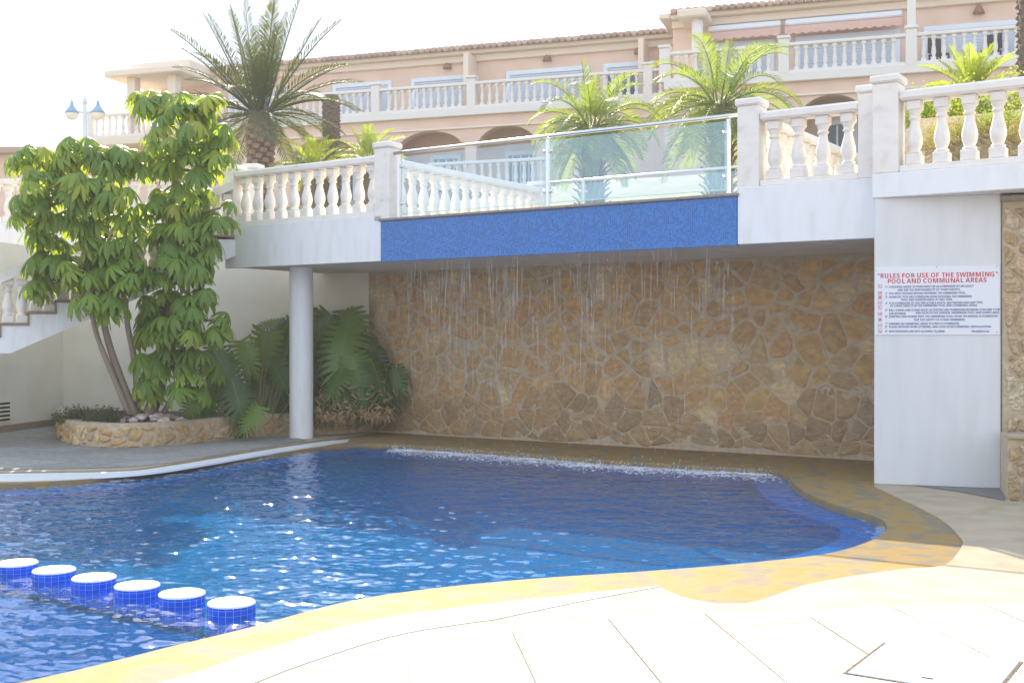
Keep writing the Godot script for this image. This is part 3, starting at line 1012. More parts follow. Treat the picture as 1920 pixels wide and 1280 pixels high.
# ---------------------------------------------------------------- stone wall and bridge
func bridge() -> void:
	# stone wall under the bridge
	var w := thing("stone_wall", "brown irregular stone wall behind the waterfall under the bridge", "wall", Transform3D(TB, tp(-2.2, 2.30, 0)))
	var st := S()
	bx(st, Vector3(0, -0.04, -0.4), Vector3(9.6, 2.715, 0))
	obj("mortar", st, M.mortar, w)
	stones_on(w, 9.3, 2.70, 0.385, 0.007, 0.022, Transform3D(), 21, null, 0.009, 1)
	# slab
	var b := thing("bridge", "white terrace bridge with a blue mosaic front over the waterfall", "bridge", Transform3D(TB, tp(0, 0, 0)))
	st = S()
	bx(st, Vector3(-3.0, 2.715, -4.9), Vector3(7.2, 3.32, -0.06))
	obj("slab", st, M.soffit, b)
	st = S()
	bx(st, Vector3(-3.25, 2.712, -0.06), Vector3(-0.004, 3.375, 0.0), 0.006)
	obj("fascia", st, M.white, b)
	st = S()
	bx(st, Vector3(5.504, 2.712, -0.06), Vector3(7.2, 3.385, 0.0), 0.006)
	obj("fascia", st, M.white, b)
	st = S()
	bx(st, Vector3(0, 2.705, -0.06), Vector3(5.5, 3.285, 0.012))
	obj("mosaic_front", st, M.mosaic, b)
	st = S()
	var x := -0.03
	for i in 7:
		var x2 := -0.03 + 5.56 * (i + 1) / 7.0
		bx(st, Vector3(x, 3.288, -0.30), Vector3(x2 - 0.006, 3.325, 0.045), 0.008)
		x = x2
	obj("coping", st, M.coping, b)
	st = S()
	bx(st, Vector3(0, 3.322, -4.6), Vector3(5.5, 3.335, -0.32))
	obj("terrace_floor", st, M.tiles[1], b)
	# column
	var c := thing("column", "round white column holding up the bridge by the planter", "column", Transform3D(Basis(), gp(560.5, 823) + Vector3(0, 0, -0.19)))
	st = S(true)
	lathe(st, [Vector2(0.187, 0), Vector2(0.187, 0.5), Vector2(0.187, 1.6), Vector2(0.187, 2.716)], 48)
	obj("shaft", st, M.white, c)
	# balustrades on the bridge
	var o := thing("balustrade", "white stone balustrade on the bridge left of the glass railing", "balustrade", Transform3D(TB, tp(0, 0, 3.375) + TN * 0.14), "white stone balustrades round the terrace")
	balustrade(o, -3.05, -0.14)
	pedestal(o, 0.0, 0, -0.09, 1.07, 0.28)
	pedestal(o, -3.2, 0, 0, 1.0)
	o = thing("balustrade", "short white stone balustrade between the glass railing and the right wing", "balustrade", Transform3D(TB, tp(5.5, 0, 3.385) + TN * 0.14), "white stone balustrades round the terrace")
	pedestal(o, 0.13, 0, -0.1, 1.06)
	balustrade(o, 0.27, 1.44, 0.285)
	pedestal(o, 1.575, 0, 0, 1.05)
	# sides of the upper terrace
	var TS := Basis(TN, Vector3.UP, TU)
	o = thing("balustrade", "sunlit white balustrade running back behind the left end of the glass railing", "balustrade", Transform3D(TS, tp(0.0, 0.3, 3.335)), "white stone balustrades round the terrace")
	balustrade(o, 0.02, 3.85, 0.27)
	pedestal(o, 4.0, 0, 0, 1.0, 0.28)
	o = thing("balustrade", "white balustrade running back behind the short balustrade on the right", "balustrade", Transform3D(TS, tp(5.75, 0.3, 3.335)), "white stone balustrades round the terrace")
	balustrade(o, 0.02, 3.85, 0.27)
	pedestal(o, 4.0, 0, 0, 1.0, 0.28)

func glass_rails() -> void:
	var g := thing("glass_railing", "glass railing with steel top rail along the blue mosaic front", "railing", Transform3D(TB, tp(0, 0.12, 3.325)))
	glass_run(g, 0.15, 5.49, [0.235, 2.77, 5.34], 0.955)
	var k := thing("glass_railing", "lower glass railing along the back of the terrace behind the front glass", "railing", Transform3D(TB, tp(0, 4.3, 3.335)))
	glass_run(k, 0.15, 5.6, [0.9, 3.9], 0.97)

func glass_run(g: Node, x0: float, x1: float, posts: Array, h: float) -> void:
	var st := S(true)
	tube(st, [Vector3(x0, h, 0), Vector3((x0 + x1) / 2, h, 0), Vector3(x1, h, 0)], [0.024, 0.024, 0.024], 12)
	obj("top_rail", st, M.steel, g)
	var ends := [x0] + posts + [x1]
	for i in posts.size():
		st = S()
		box(st, Vector3(posts[i], h / 2 - 0.02, 0), Vector3(0.045, h - 0.03, 0.045), 0.006)
		box(st, Vector3(posts[i], 0.006, 0), Vector3(0.11, 0.012, 0.11), 0.003)
		obj("post", st, M.steel, g)
	for i in ends.size() - 1:
		var a: float = ends[i] + 0.05
		var b: float = ends[i + 1] - 0.05
		if b - a < 0.2: continue
		st = S()
		quad(st, Vector3(a, 0.07, 0), Vector3(b, 0.07, 0), Vector3(b, h - 0.06, 0), Vector3(a, h - 0.06, 0))
		var pane := obj("pane", st, M.glass, g)
		st = S()
		bx(st, Vector3(a, 0.06, -0.005), Vector3(b, 0.07, 0.005))
		bx(st, Vector3(a - 0.01, 0.06, -0.005), Vector3(a, h - 0.06, 0.005))
		bx(st, Vector3(b, 0.06, -0.005), Vector3(b + 0.01, h - 0.06, 0.005))
		obj("edge", st, M.glass_edge, pane)
		for e in [[a, -1], [b, 1]]:
			for y in [0.22, h - 0.2]:
				if posts.has(e[0] - 0.05) or posts.has(e[0] + 0.05) or true:
					st = S(true)
					box(st, Vector3(e[0] + 0.005 * e[1], y, 0), Vector3(0.06, 0.05, 0.035), 0.012)
					obj("clamp", st, M.steel, g)

# ---------------------------------------------------------------- left: back wall, stairs, terrace
func left_side() -> void:
	var corner := Vector3(-8.25, 0, -21.5)
	var end := tp(-2.2, 2.32, 0)
	wall_run("garden_wall", "cream rendered wall behind the monstera under the bridge", corner, end, 0, 3.2, 0.25, M.cream, "wall")
	var near := Vector3(-8.95, 0, -17.2)
	var side := wall_run("garden_wall", "cream side wall under the stairs at far left with an air vent", near, corner, 0, 3.2, 0.25, M.cream, "wall")
	# skirting and vent on the side wall
	var L := near.distance_to(corner)
	var st := S()
	bx(st, Vector3(0, 0, 0.0), Vector3(L - 0.01, 0.13, 0.018), 0.004)
	obj("skirting", st, M.tread, side)
	# the plane of the side wall where the vent sits
	var v := thing("air_vent", "small slotted air vent low on the cream side wall", "vent", Transform3D(side.basis, side.transform * Vector3(L * 0.54, 0.0, 0.003)))
	st = S()
	bx(st, Vector3(-0.10, 0.17, 0), Vector3(0.35, 0.56, 0.012), 0.003)
	obj("frame", st, M.cream, v)
	for i in 5:
		st = S()
		bx(st, Vector3(-0.04, 0.205 + 0.068 * i, 0.010), Vector3(0.30, 0.24 + 0.068 * i, 0.0145))
		obj("slot", st, M.dark, v)
	# band and balustrade of the upper level on top
	var dir := (end - corner).normalized()
	var B := Basis(dir, Vector3.UP, dir.cross(Vector3.UP))
	var c2 := corner + dir * -2.6 + B.z * 0.03
	var t := thing("terrace_wall", "white upper terrace wall at far left behind the umbrella tree", "wall", Transform3D(B, c2))
	st = S()
	bx(st, Vector3(0, 3.15, -2.2), Vector3(6.4, 3.68, 0), 0.01)
	obj("wall", st, M.white, t)
	var o := thing("balustrade", "white balustrade on the far left terrace half hidden by the umbrella tree", "balustrade", Transform3D(B, c2 + Vector3(0, 3.68, 0) - B.z * 0.2), "white stone balustrades round the terrace")
	balustrade(o, 0.0, 6.2, 0.29)
	pedestal(o, 6.3, 0, 0, 1.0)
	# stairs up to the bridge
	var lo := pt(2, 610, 17.2)
	lo.y = 0
	var hi := pt(440, 610, 18.66)
	hi.y = 0
	dir = (hi - lo).normalized()
	B = Basis(dir, Vector3.UP, dir.cross(Vector3.UP))
	var run := lo.distance_to(hi)
	var n := 9
	var tr := run / n
	var rise := (3.37 - 1.78) / n
	var s := thing("stairs", "white flight of stairs with brown treads climbing right behind the tree", "stairs", Transform3D(B, lo))
	var q := PackedVector2Array()
	q.append(Vector2(-2.6, 1.37)); q.append(Vector2(0.12, 1.37))
	q.append(Vector2(run + 0.35, 1.37 + (run + 0.23) * rise / tr)); q.append(Vector2(run + 0.35, 3.36))
	q.append(Vector2(run, 3.36))
	for i in range(n - 1, -1, -1):
		q.append(Vector2((i + 1) * tr, 1.78 + i * rise - 0.004 * i)); q.append(Vector2(i * tr, 1.78 + i * rise - 0.004 * i))
	q.append(Vector2(0, 1.6)); q.append(Vector2(-2.6, 1.6))
	st = S()
	prism(st, q, 0.0, -1.5)
	obj("flight", st, M.white, s)
	for i in n:
		st = S()
		bx(st, Vector3(i * tr - 0.03, 1.782 + i * rise, -1.5), Vector3((i + 1) * tr - 0.002, 1.815 + i * rise, 0.025), 0.005)
		bx(st, Vector3(i * tr - 0.014, 1.605 + i * rise, -1.5), Vector3(i * tr - 0.001, 1.78 + i * rise, 0.02))
		obj("tread", st, M.tread, s)
	st = S()
	bx(st, Vector3(-2.6, 1.602, -1.5), Vector3(-0.016, 1.632, 0.025), 0.005)
	obj("landing", st, M.tread, s)
	o = thing("stair_balustrade", "white stone balustrade climbing the stairs at far left", "balustrade", Transform3D(B, lo - B.z * 0.16), "white stone balustrades round the terrace")
	for i in n:
		for k in 2:
			var x := (i + 0.25 + 0.5 * k) * tr
			mi("baluster", baluster_mesh, M.cast, o, Transform3D(Basis().scaled(Vector3(1, 0.95, 1)), Vector3(x, 1.815 + i * rise, 0)))
	for k in 5:
		mi("baluster", baluster_mesh, M.cast, o, Transform3D(Basis().scaled(Vector3(1, 1.0, 1)), Vector3(-0.3 - 0.27 * k, 1.632, 0)))
	st = S()
	var y0 := 2.47
	prism(st, PackedVector2Array([Vector2(-2.6, y0 - 0.13), Vector2(-0.15, y0 - 0.13), Vector2(run, y0 - 0.13 + (run + 0.1) * rise / tr), Vector2(run, y0 + (run + 0.1) * rise / tr), Vector2(-0.17, y0), Vector2(-2.6, y0)]), 0.12, -0.12)
	obj("top_rail", st, M.cast, o)

func wall_run(called: String, label: String, a: Vector3, b: Vector3, y0: float, y1: float, thick: float, m: Material, cat: String) -> Node3D:
	var dir := (b - a).normalized()
	var t := thing(called, label, cat, Transform3D(Basis(dir, Vector3.UP, dir.cross(Vector3.UP)), a))
	var st := S()
	bx(st, Vector3(0, y0, -thick), Vector3(a.distance_to(b), y1, 0))
	obj("wall", st, m, t)
	return t

# ---------------------------------------------------------------- right: pier, wing, stone walls
var PB := Basis(Vector3(0.95, 0, 0.313).normalized(), Vector3.UP, Vector3(-0.313, 0, 0.95).normalized())
const PIER := Vector3(3.955, 0, -12.77)

func right_side() -> void:
	var p := thing("pier", "plain white rendered pier that carries the rules sign", "pier", Transform3D(PB, PIER))
	var st := S()
	bx(st, Vector3(0, 0, -0.55), Vector3(1.285, 3.125, 0), 0.012)
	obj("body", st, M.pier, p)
	var w := thing("terrace_wing", "white upper wall band above the pier on the right", "wall", Transform3D(TB, tp(7.19, -0.30, 0)))
	st = S()
	bx(st, Vector3(0, 3.12, -4.0), Vector3(7.5, 3.385, 0), 0.008)
	obj("wall", st, M.white, w)
	var o := thing("balustrade", "large white stone balustrade above the rules sign on the right", "balustrade", Transform3D(TB, tp(7.19, -0.30, 3.385) + TN * 0.14), "white stone balustrades round the terrace")
	pedestal(o, 0.14, 0, 0, 1.07, 0.28)
	balustrade(o, 0.28, 5.1, 0.283)
	# stone wall right of the pier
	var s := thing("stone_wall", "pale rough stone wall at the right edge beside the pier", "wall", Transform3D(PB, PIER + PB.x * 1.292 + PB.z * 0.02))
	st = S()
	bx(st, Vector3(0.0, 0, -0.6), Vector3(3.0, 3.03, 0.0))
	obj("mortar", st, M.mortar, s)
	stones_on(s, 3.0, 3.02, 0.34, 0.012, 0.016, Transform3D(Basis(), Vector3(0, 0, -0.02)), 33, null, 0.05, 0, "pale_stones")
	st = S()
	bx(st, Vector3(-0.02, 3.03, -0.62), Vector3(3.0, 3.10, 0.05), 0.012)
	obj("coping", st, M.coping, s)
	var g := thing("planter", "low stone planter at the right edge in front of the stone wall", "planter", Transform3D(PB, Vector3(4.86, 0, -11.45)))
	st = S()
	bx(st, Vector3(0, 0, -0.9), Vector3(3.2, 0.61, -0.03))
	obj("mortar", st, M.mortar, g)
	st = S()
	bx(st, Vector3(-0.015, 0.61, -0.2), Vector3(3.2, 0.655, 0.02), 0.01)
	obj("coping", st, M.deck, g)
	stones_on(g, 3.2, 0.61, 0.32, 0.012, 0.014, Transform3D(Basis(), Vector3(0, 0, -0.03)), 35, null, 0.035, 0, "pale_stones")
	# spiky plant
	var k := thing("spiky_plant", "green spiky leaves poking in from the right edge above the planter", "plant", Transform3D(Basis(), pt(1945, 735, 11.35)))
	var r := RandomNumberGenerator.new()
	r.seed = 5
	for i in 22:
		var a := r.randf() * TAU
		var up := r.randf_range(-0.35, 0.9)
		var dir := Vector3(cos(a), up, sin(a)).normalized()
		var L := r.randf_range(0.28, 0.42)
		var sd := dir.cross(Vector3.UP).normalized()
		st = S()
		var p0 := Vector3.ZERO
		var p1 := dir * L * 0.5 + sd * 0.016
		var p2 := dir * L * 0.5 - sd * 0.016
		var p3 := dir * L + Vector3.DOWN * 0.06
		quad(st, p0 - sd * 0.01, p0 + sd * 0.01, p1, p2)
		tri(st, p2, p1, p3)
		obj("leaf", st, M.leaf[r.randi() % 2], k)
	st = S(true)
	tube(st, [Vector3(0.02, -0.48, -0.02), Vector3(0, -0.2, 0), Vector3(0, 0.03, 0)], [0.03, 0.025, 0.02], 7)
	obj("stem", st, M.stem, k)
	# bank behind the right balustrade
	st = S(true)
	var prof := [[0.35, 3.42], [0.9, 3.75], [1.6, 4.15], [2.4, 4.42], [3.4, 4.5], [5.4, 4.4]]
	for i in 14:
		for j in prof.size() - 1:
			var a := 7.0 + i * 0.6
			quad(st, tp(a, prof[j][0], prof[j][1] + 0.04 * sin(a * 5 + j)), tp(a + 0.6, prof[j][0], prof[j][1] + 0.04 * sin(a * 5 + 3 + j)), tp(a + 0.6, prof[j + 1][0], prof[j + 1][1] + 0.04 * sin(a * 5 + 4 + j)), tp(a, prof[j + 1][0], prof[j + 1][1] + 0.04 * sin(a * 5 + 1 + j)))
	struct("planted_bank", st, M.bank, Transform3D(), "dry yellowish planted bank behind the right balustrade")

# ---------------------------------------------------------------- sign
func sign_board() -> void:
	var W := 1.262
	var H := 0.735
	var o := thing("rules_sign", "white rules sign with red heading and blue small print on the pier", "sign", Transform3D(PB, PIER + PB.x * 0.008 + Vector3(0, 1.63, 0) + PB.z * 0.001))
	var st := S()
	bx(st, Vector3(0, 0, 0), Vector3(W, H, 0.009), 0.002)
	obj("board", st, M.board, o)
	var bold := SystemFont.new()
	bold.font_names = PackedStringArray(["Droid Sans"])
	bold.font_weight = 700
	# text, left (share of the width), right, baseline (share from the top), cap height
	var lines := [
		["\"RULES FOR USE OF THE SWIMMING\"", 0.02, 0.985, 0.137, M.red],
		["POOL AND COMMUNAL AREAS", 0.105, 0.895, 0.217, M.red],
		["1º  CHILDREN UNDER 10 YEARS MUST BE ACCOMPANIED BY AN ADULT", 0.085, 0.795, 0.297, M.navy],
		["AND ARE THE RESPONSIBILITY OF THEIR PARENTS.", 0.185, 0.69, 0.343, M.navy],
		["2º  YOU MUST SHOWER BEFORE ENTERING THE SWIMMING POOL.", 0.085, 0.735, 0.394, M.navy],
		["3º  DOMESTIC PETS ARE FORBIDDEN FROM ENTERING THE SWIMMING", 0.085, 0.78, 0.446, M.navy],
		["POOL AND GARDEN AREAS AT ANY TIME.", 0.215, 0.63, 0.488, M.navy],
		["4º  IT IS FORBIDDEN TO USE INFLATABLE BOATS, MATTRESSES AND ANY TYPE", 0.085, 0.865, 0.543, M.navy],
		["OF LARGE OBJECTS IN THE SWIMMING POOL AND COMMUNAL AREAS", 0.125, 0.82, 0.585, M.navy],
		["5º  BALL GAMES AND OTHER NOISY ACTIVITIES ARE FORBIDDEN BETWEEN 13:00 AND 17:00", 0.085, 0.998, 0.640, M.navy],
		["AND BETWEEN", 0.115, 0.25, 0.690, M.navy],
		["AND 09:00 IN THE GARDEN, SWIMMING POOL AND GAMES AREA", 0.33, 0.995, 0.687, M.navy],
		["6º  JUMPING AND DIVING INTO THE SWIMMING POOL FROM THE BRIDGE IS FORBIDDEN", 0.085, 0.98, 0.743, M.navy],
		["FOR THE SAFETY OF OTHER SWIMMERS.", 0.32, 0.73, 0.783, M.navy],
		["7º  PARKING IN COMMUNAL AREAS IS STRICTLY FORBIDDEN.", 0.085, 0.685, 0.840, M.navy],
		["8º  PLEASE REFRAIN FROM LITTERING, AND LOOK AFTER COMMUNAL INSTALLATIONS.", 0.085, 0.935, 0.891, M.navy],
		["9º  NON RESIDENTS ARE NOT ALLOWED TO SWIM.", 0.085, 0.57, 0.952, M.navy],
		["THANKYOU", 0.775, 0.915, 0.954, M.navy],
	]
	for i in lines.size():
		var l: Array = lines[i]
		var tm := TextMesh.new()
		tm.text = l[0]
		tm.font = bold
		tm.font_size = 24
		tm.pixel_size = 0.01
		tm.depth = 0.05
		tm.curve_step = 4.0
		tm.horizontal_alignment = HORIZONTAL_ALIGNMENT_LEFT
		tm.vertical_alignment = VERTICAL_ALIGNMENT_BOTTOM
		var bb := tm.get_aabb()
		var sx: float = (l[2] - l[1]) * W / bb.size.x
		var cap := (0.050 if i < 2 else 0.0235) * H / 0.735
		var sy := cap / (0.24 * 0.714)
		var y: float = H * (1.0 - l[3])
		var xf := Transform3D(Basis().scaled(Vector3(sx, sy, 0.03)), Vector3(l[1] * W - bb.position.x * sx, y - bb.position.y * sy - 0.055 * sy, 0.0095))
		mi("heading" if i < 2 else "text_line", tm, l[4], o, xf)
	# column of small red pictograms
	var ys := [0.28, 0.38, 0.445, 0.525, 0.595, 0.69, 0.775, 0.86, 0.94]
	for i in 9:
		st = S()
		var y: float = H * (1.0 - ys[i])
		var x := 0.052
		var s := 0.021
		for e in [[-s, -s, s, -s + 0.003], [-s, s - 0.003, s, s], [-s, -s, -s + 0.003, s], [s - 0.003, -s, s, s]]:
			bx(st, Vector3(x + e[0], y + e[1], 0.0092), Vector3(x + e[2], y + e[3], 0.0105))
		match i % 4:
			0:
				bx(st, Vector3(x - 0.010, y - 0.010, 0.0092), Vector3(x - 0.004, y + 0.012, 0.0105))
				bx(st, Vector3(x + 0.006, y - 0.012, 0.0092), Vector3(x + 0.011, y + 0.002, 0.0105))
			1:
				bx(st, Vector3(x - 0.014, y - 0.002, 0.0092), Vector3(x + 0.014, y + 0.007, 0.0105))
				bx(st, Vector3(x - 0.012, y - 0.010, 0.0092), Vector3(x - 0.007, y, 0.0105))
				bx(st, Vector3(x + 0.008, y - 0.010, 0.0092), Vector3(x + 0.013, y + 0.012, 0.0105))
			2:
				for k in 10:
					var a := TAU * k / 10
					var b := TAU * (k + 1) / 10
					tri(st, Vector3(x, y, 0.0105), Vector3(x + cos(a) * 0.012, y + sin(a) * 0.012, 0.0105), Vector3(x + cos(b) * 0.012, y + sin(b) * 0.012, 0.0105))
			3:
				bx(st, Vector3(x - 0.016, y - 0.003, 0.0092), Vector3(x + 0.016, y + 0.004, 0.0105))
		obj("pictogram", st, M.red, o)
	for q in [[0.012, H - 0.03], [W / 2, H - 0.008], [W - 0.03, H - 0.01], [0.06, 0.03], [W / 2, 0.03], [W - 0.03, 0.03]]:
		st = S(true)
		lathe(st, [Vector2(0.006, 0), Vector2(0.005, 0.003), Vector2(0.0, 0.004)], 8)
		obj("screw", st, M.coping, o, Transform3D(Basis(Vector3.RIGHT, PI / 2), Vector3(q[0], q[1], 0.009)))

# ---------------------------------------------------------------- buildings on the slope
const BU := Vector3(0.948, 0, 0.317)
var BB := Basis(BU, Vector3.UP, Vector3(-0.317, 0, 0.948))

# a window in the wall plane z: frame with a part-lowered shutter
func window(parent: Node, x0: float, x1: float, y0: float, y1: float, z: float, open := 0.0) -> void:
	var st := S()
	var f := 0.16
	bx(st, Vector3(x0, y0, z), Vector3(x0 + f, y1, z + 0.07))
	bx(st, Vector3(x1 - f, y0, z), Vector3(x1, y1, z + 0.07))
	bx(st, Vector3(x0 + f, y1 - f, z), Vector3(x1 - f, y1, z + 0.07))
	var w := obj("window", st, M.win_frame, parent)
	st = S()
	var top := y1 - f
	var low := y0
	if open > 0.0: low = lerpf(top, y0, 1.0 - open)
	var n := maxi(2, int((top - low) / 0.09))
	for i in n:
		bx(st, Vector3(x0 + f, low + (top - low) * i / n, z + 0.005), Vector3(x1 - f, low + (top - low) * (i + 1) / n - 0.008, z + 0.03))
	obj("shutter", st, M.shutter, w)
	if open > 0.0:
		st = S()
		bx(st, Vector3(x0 + f, y0, z + 0.004), Vector3(x1 - f, low - 0.01, z + 0.012))
		obj("pane", st, M.pane_dark, w)
		st = S()
		for k in 3:
			var x := lerpf(x0 + f, x1 - f, (k + 0.5) / 3.0)
			bx(st, Vector3(x - 0.03, y0, z + 0.012), Vector3(x + 0.03, low - 0.01, z + 0.03))
		obj("mullion", st, M.win_frame, w)

func far_balustrade(parent: Node, x0: float, x1: float, y: float, z: float, posts: Array) -> void:
	var st := S()
	bx(st, Vector3(x0, y, z - 0.11), Vector3(x1, y + 0.08, z + 0.11), 0.01)
	bx(st, Vector3(x0, y + 0.86, z - 0.12), Vector3(x1, y + 0.97, z + 0.12), 0.02)
	var b := obj("balustrade", st, M.bal_far, parent)
	for p in posts:
		st = S()
		bx(st, Vector3(p - 0.17, y - 0.05, z - 0.16), Vector3(p + 0.17, y + 1.1, z + 0.16), 0.02)
		bx(st, Vector3(p - 0.21, y + 1.1, z - 0.2), Vector3(p + 0.21, y + 1.2, z + 0.2), 0.03)
		obj("pedestal", st, M.bal_far, b)
	var n := int((x1 - x0) / 0.295)
	for i in n:
		var x := x0 + (i + 0.5) * (x1 - x0) / n
		var hit := false
		for p in posts: hit = hit or absf(p - x) < 0.24
		if not hit: mi("baluster", baluster_far, M.bal_far, b, Transform3D(Basis(), Vector3(x, y + 0.08, z)))

# front wall of a storey with arched openings: [centre, half width, springing, crown]
func arcade(parent: Node, x0: float, x1: float, y0: float, y1: float, arches: Array, z: float) -> void:
	var q := PackedVector2Array([Vector2(x0, y1), Vector2(x0, y0)])
	for a in arches:
		q.append(Vector2(a[0] - a[1], y0))
		for k in 17:
			var g := PI * (1.0 - k / 16.0)
			q.append(Vector2(a[0] + a[1] * cos(g), a[2] + (a[3] - a[2]) * sin(g)))
		q.append(Vector2(a[0] + a[1], y0))
	q.append(Vector2(x1, y0)); q.append(Vector2(x1, y1))
	var st := S()
	prism(st, q, z, z - 0.4)
	obj("arcade", st, M.pink, parent)

func eaves(parent: Node, x0: float, x1: float, y: float, z: float) -> void:
	var st := S()
	bx(st, Vector3(x0, y - 0.42, z - 0.5), Vector3(x1, y - 0.16, z + 0.16), 0.02)
	bx(st, Vector3(x0, y - 0.16, z - 0.5), Vector3(x1, y, z + 0.42), 0.03)
	obj("cornice", st, M.peach, parent)
	var r := RandomNumberGenerator.new()
	r.seed = int(absf(x0) * 100)
	# tiled roof: a deck and three rows of barrel tiles that show over the eaves
	st = S()
	quad(st, Vector3(x0, y + 0.02, z + 0.5), Vector3(x1, y + 0.02, z + 0.5), Vector3(x1, y + 1.7, z - 5.5), Vector3(x0, y + 1.7, z - 5.5))
	quad(st, Vector3(x1, y + 0.0, z + 0.5), Vector3(x0, y + 0.0, z + 0.5), Vector3(x0, y - 0.1, z - 5.5), Vector3(x1, y - 0.1, z - 5.5))
	var roof := obj("roof", st, M.roof[1], parent)
	st = S(true)
	tube(st, [Vector3(0, 0.03, 0.1), Vector3(0, 0.03 + 0.12, -0.35), Vector3(0, 0.03 + 0.27, -0.9)], [0.105, 0.095, 0.088], 8)
	var tile := done(st)
	var n := int((x1 - x0) / 0.25)
	for i in n:
		mi("roof_tile", tile, M.roof[r.randi() % 3], roof, Transform3D(Basis(), Vector3(x0 + (i + 0.5) * (x1 - x0) / n, y + r.randf_range(-0.008, 0.008), z + 0.52)))

func sconce(parent: Node, x: float, y: float, z: float) -> void:
	var st := S(true)
	lathe(st, [Vector2(0.02, -0.02), Vector2(0.19, 0.0), Vector2(0.14, 0.12), Vector2(0.06, 0.27), Vector2(0.0, 0.3)], 10)
	obj("wall_lamp", st, M.sconce, parent, Transform3D(Basis(), Vector3(x, y, z + 0.08)))

func awning(parent: Node, x0: float, x1: float, y: float, z: float) -> void:
	var st := S()
	bx(st, Vector3(x0, y, z), Vector3(x1, y + 0.2, z + 0.34), 0.05)
	var a := obj("awning", st, M.win_frame, parent)
	st = S()
	quad(st, Vector3(x0, y - 0.16, z + 0.50), Vector3(x1, y - 0.16, z + 0.50), Vector3(x1, y + 0.04, z + 0.2), Vector3(x0, y + 0.04, z + 0.2))
	var n := int((x1 - x0) / 0.28)
	for i in n:
		var a0 := x0 + (x1 - x0) * i / n
		var w := (x1 - x0) / n
		for k in 6:
			var u := a0 + w * k / 6
			var v := a0 + w * (k + 1) / 6
			quad(st, Vector3(u, y - 0.30 - 0.06 * sin(PI * k / 6), z + 0.5), Vector3(v, y - 0.30 - 0.06 * sin(PI * (k + 1) / 6), z + 0.5), Vector3(v, y - 0.16, z + 0.5), Vector3(u, y - 0.16, z + 0.5))
	obj("valance", st, M.awning, a)

func wing(called_label: String, o: Vector3, x0: float, x1: float, floor_y: float, eave_y: float, px_posts: Array, px_windows: Array, win_top: float, px_arches: Array, px_lamps: Array) -> Node3D:
	var b := thing("apartment_building", called_label, "building", Transform3D(BB, o))
	var wall_z := -1.5
	var wo := BB * Vector3(0, 0, wall_z) + o
	var st := S()
	bx(st, Vector3(x0, 5.2, -9.0), Vector3(x1, eave_y - 0.03, wall_z), 0.0)
	obj("wall", st, M.pink, b)
	st = S()
	bx(st, Vector3(x0, floor_y - 0.30, wall_z - 0.2), Vector3(x1, floor_y, 0.16), 0.02)
	obj("balcony_slab", st, M.bal_far, b)
	st = S()
	bx(st, Vector3(x0, floor_y - 0.78, 0.002), Vector3(x1, floor_y - 0.70, 0.07), 0.015)
	obj("moulding", st, M.peach, b)
	var arches := []
	for a in px_arches:
		var l := along(a[0], o, BU)
		var r := along(a[1], o, BU)
		arches.append([(l + r) / 2, (r - l) / 2, a[2] - 0.85, a[2]])
	arcade(b, x0, x1, 5.4, floor_y - 0.30, arches, 0.0)
	var posts := []
	for p in px_posts: posts.append(along(p, o, BU))
	far_balustrade(b, x0, x1, floor_y, 0.0, posts)
	for w in px_windows:
		window(b, along(w[0], wo, BU), along(w[1], wo, BU), floor_y + 0.02, win_top, wall_z, w[2])
	for a in arches:
		window(b, a[0] - 0.55, a[0] + 0.75, 6.5, 8.85, wall_z, 1.0)
	for p in px_lamps: sconce(b, along(p, wo, BU), win_top + 0.28, wall_z)
	eaves(b, x0, x1, eave_y, wall_z + 0.0)
	return b

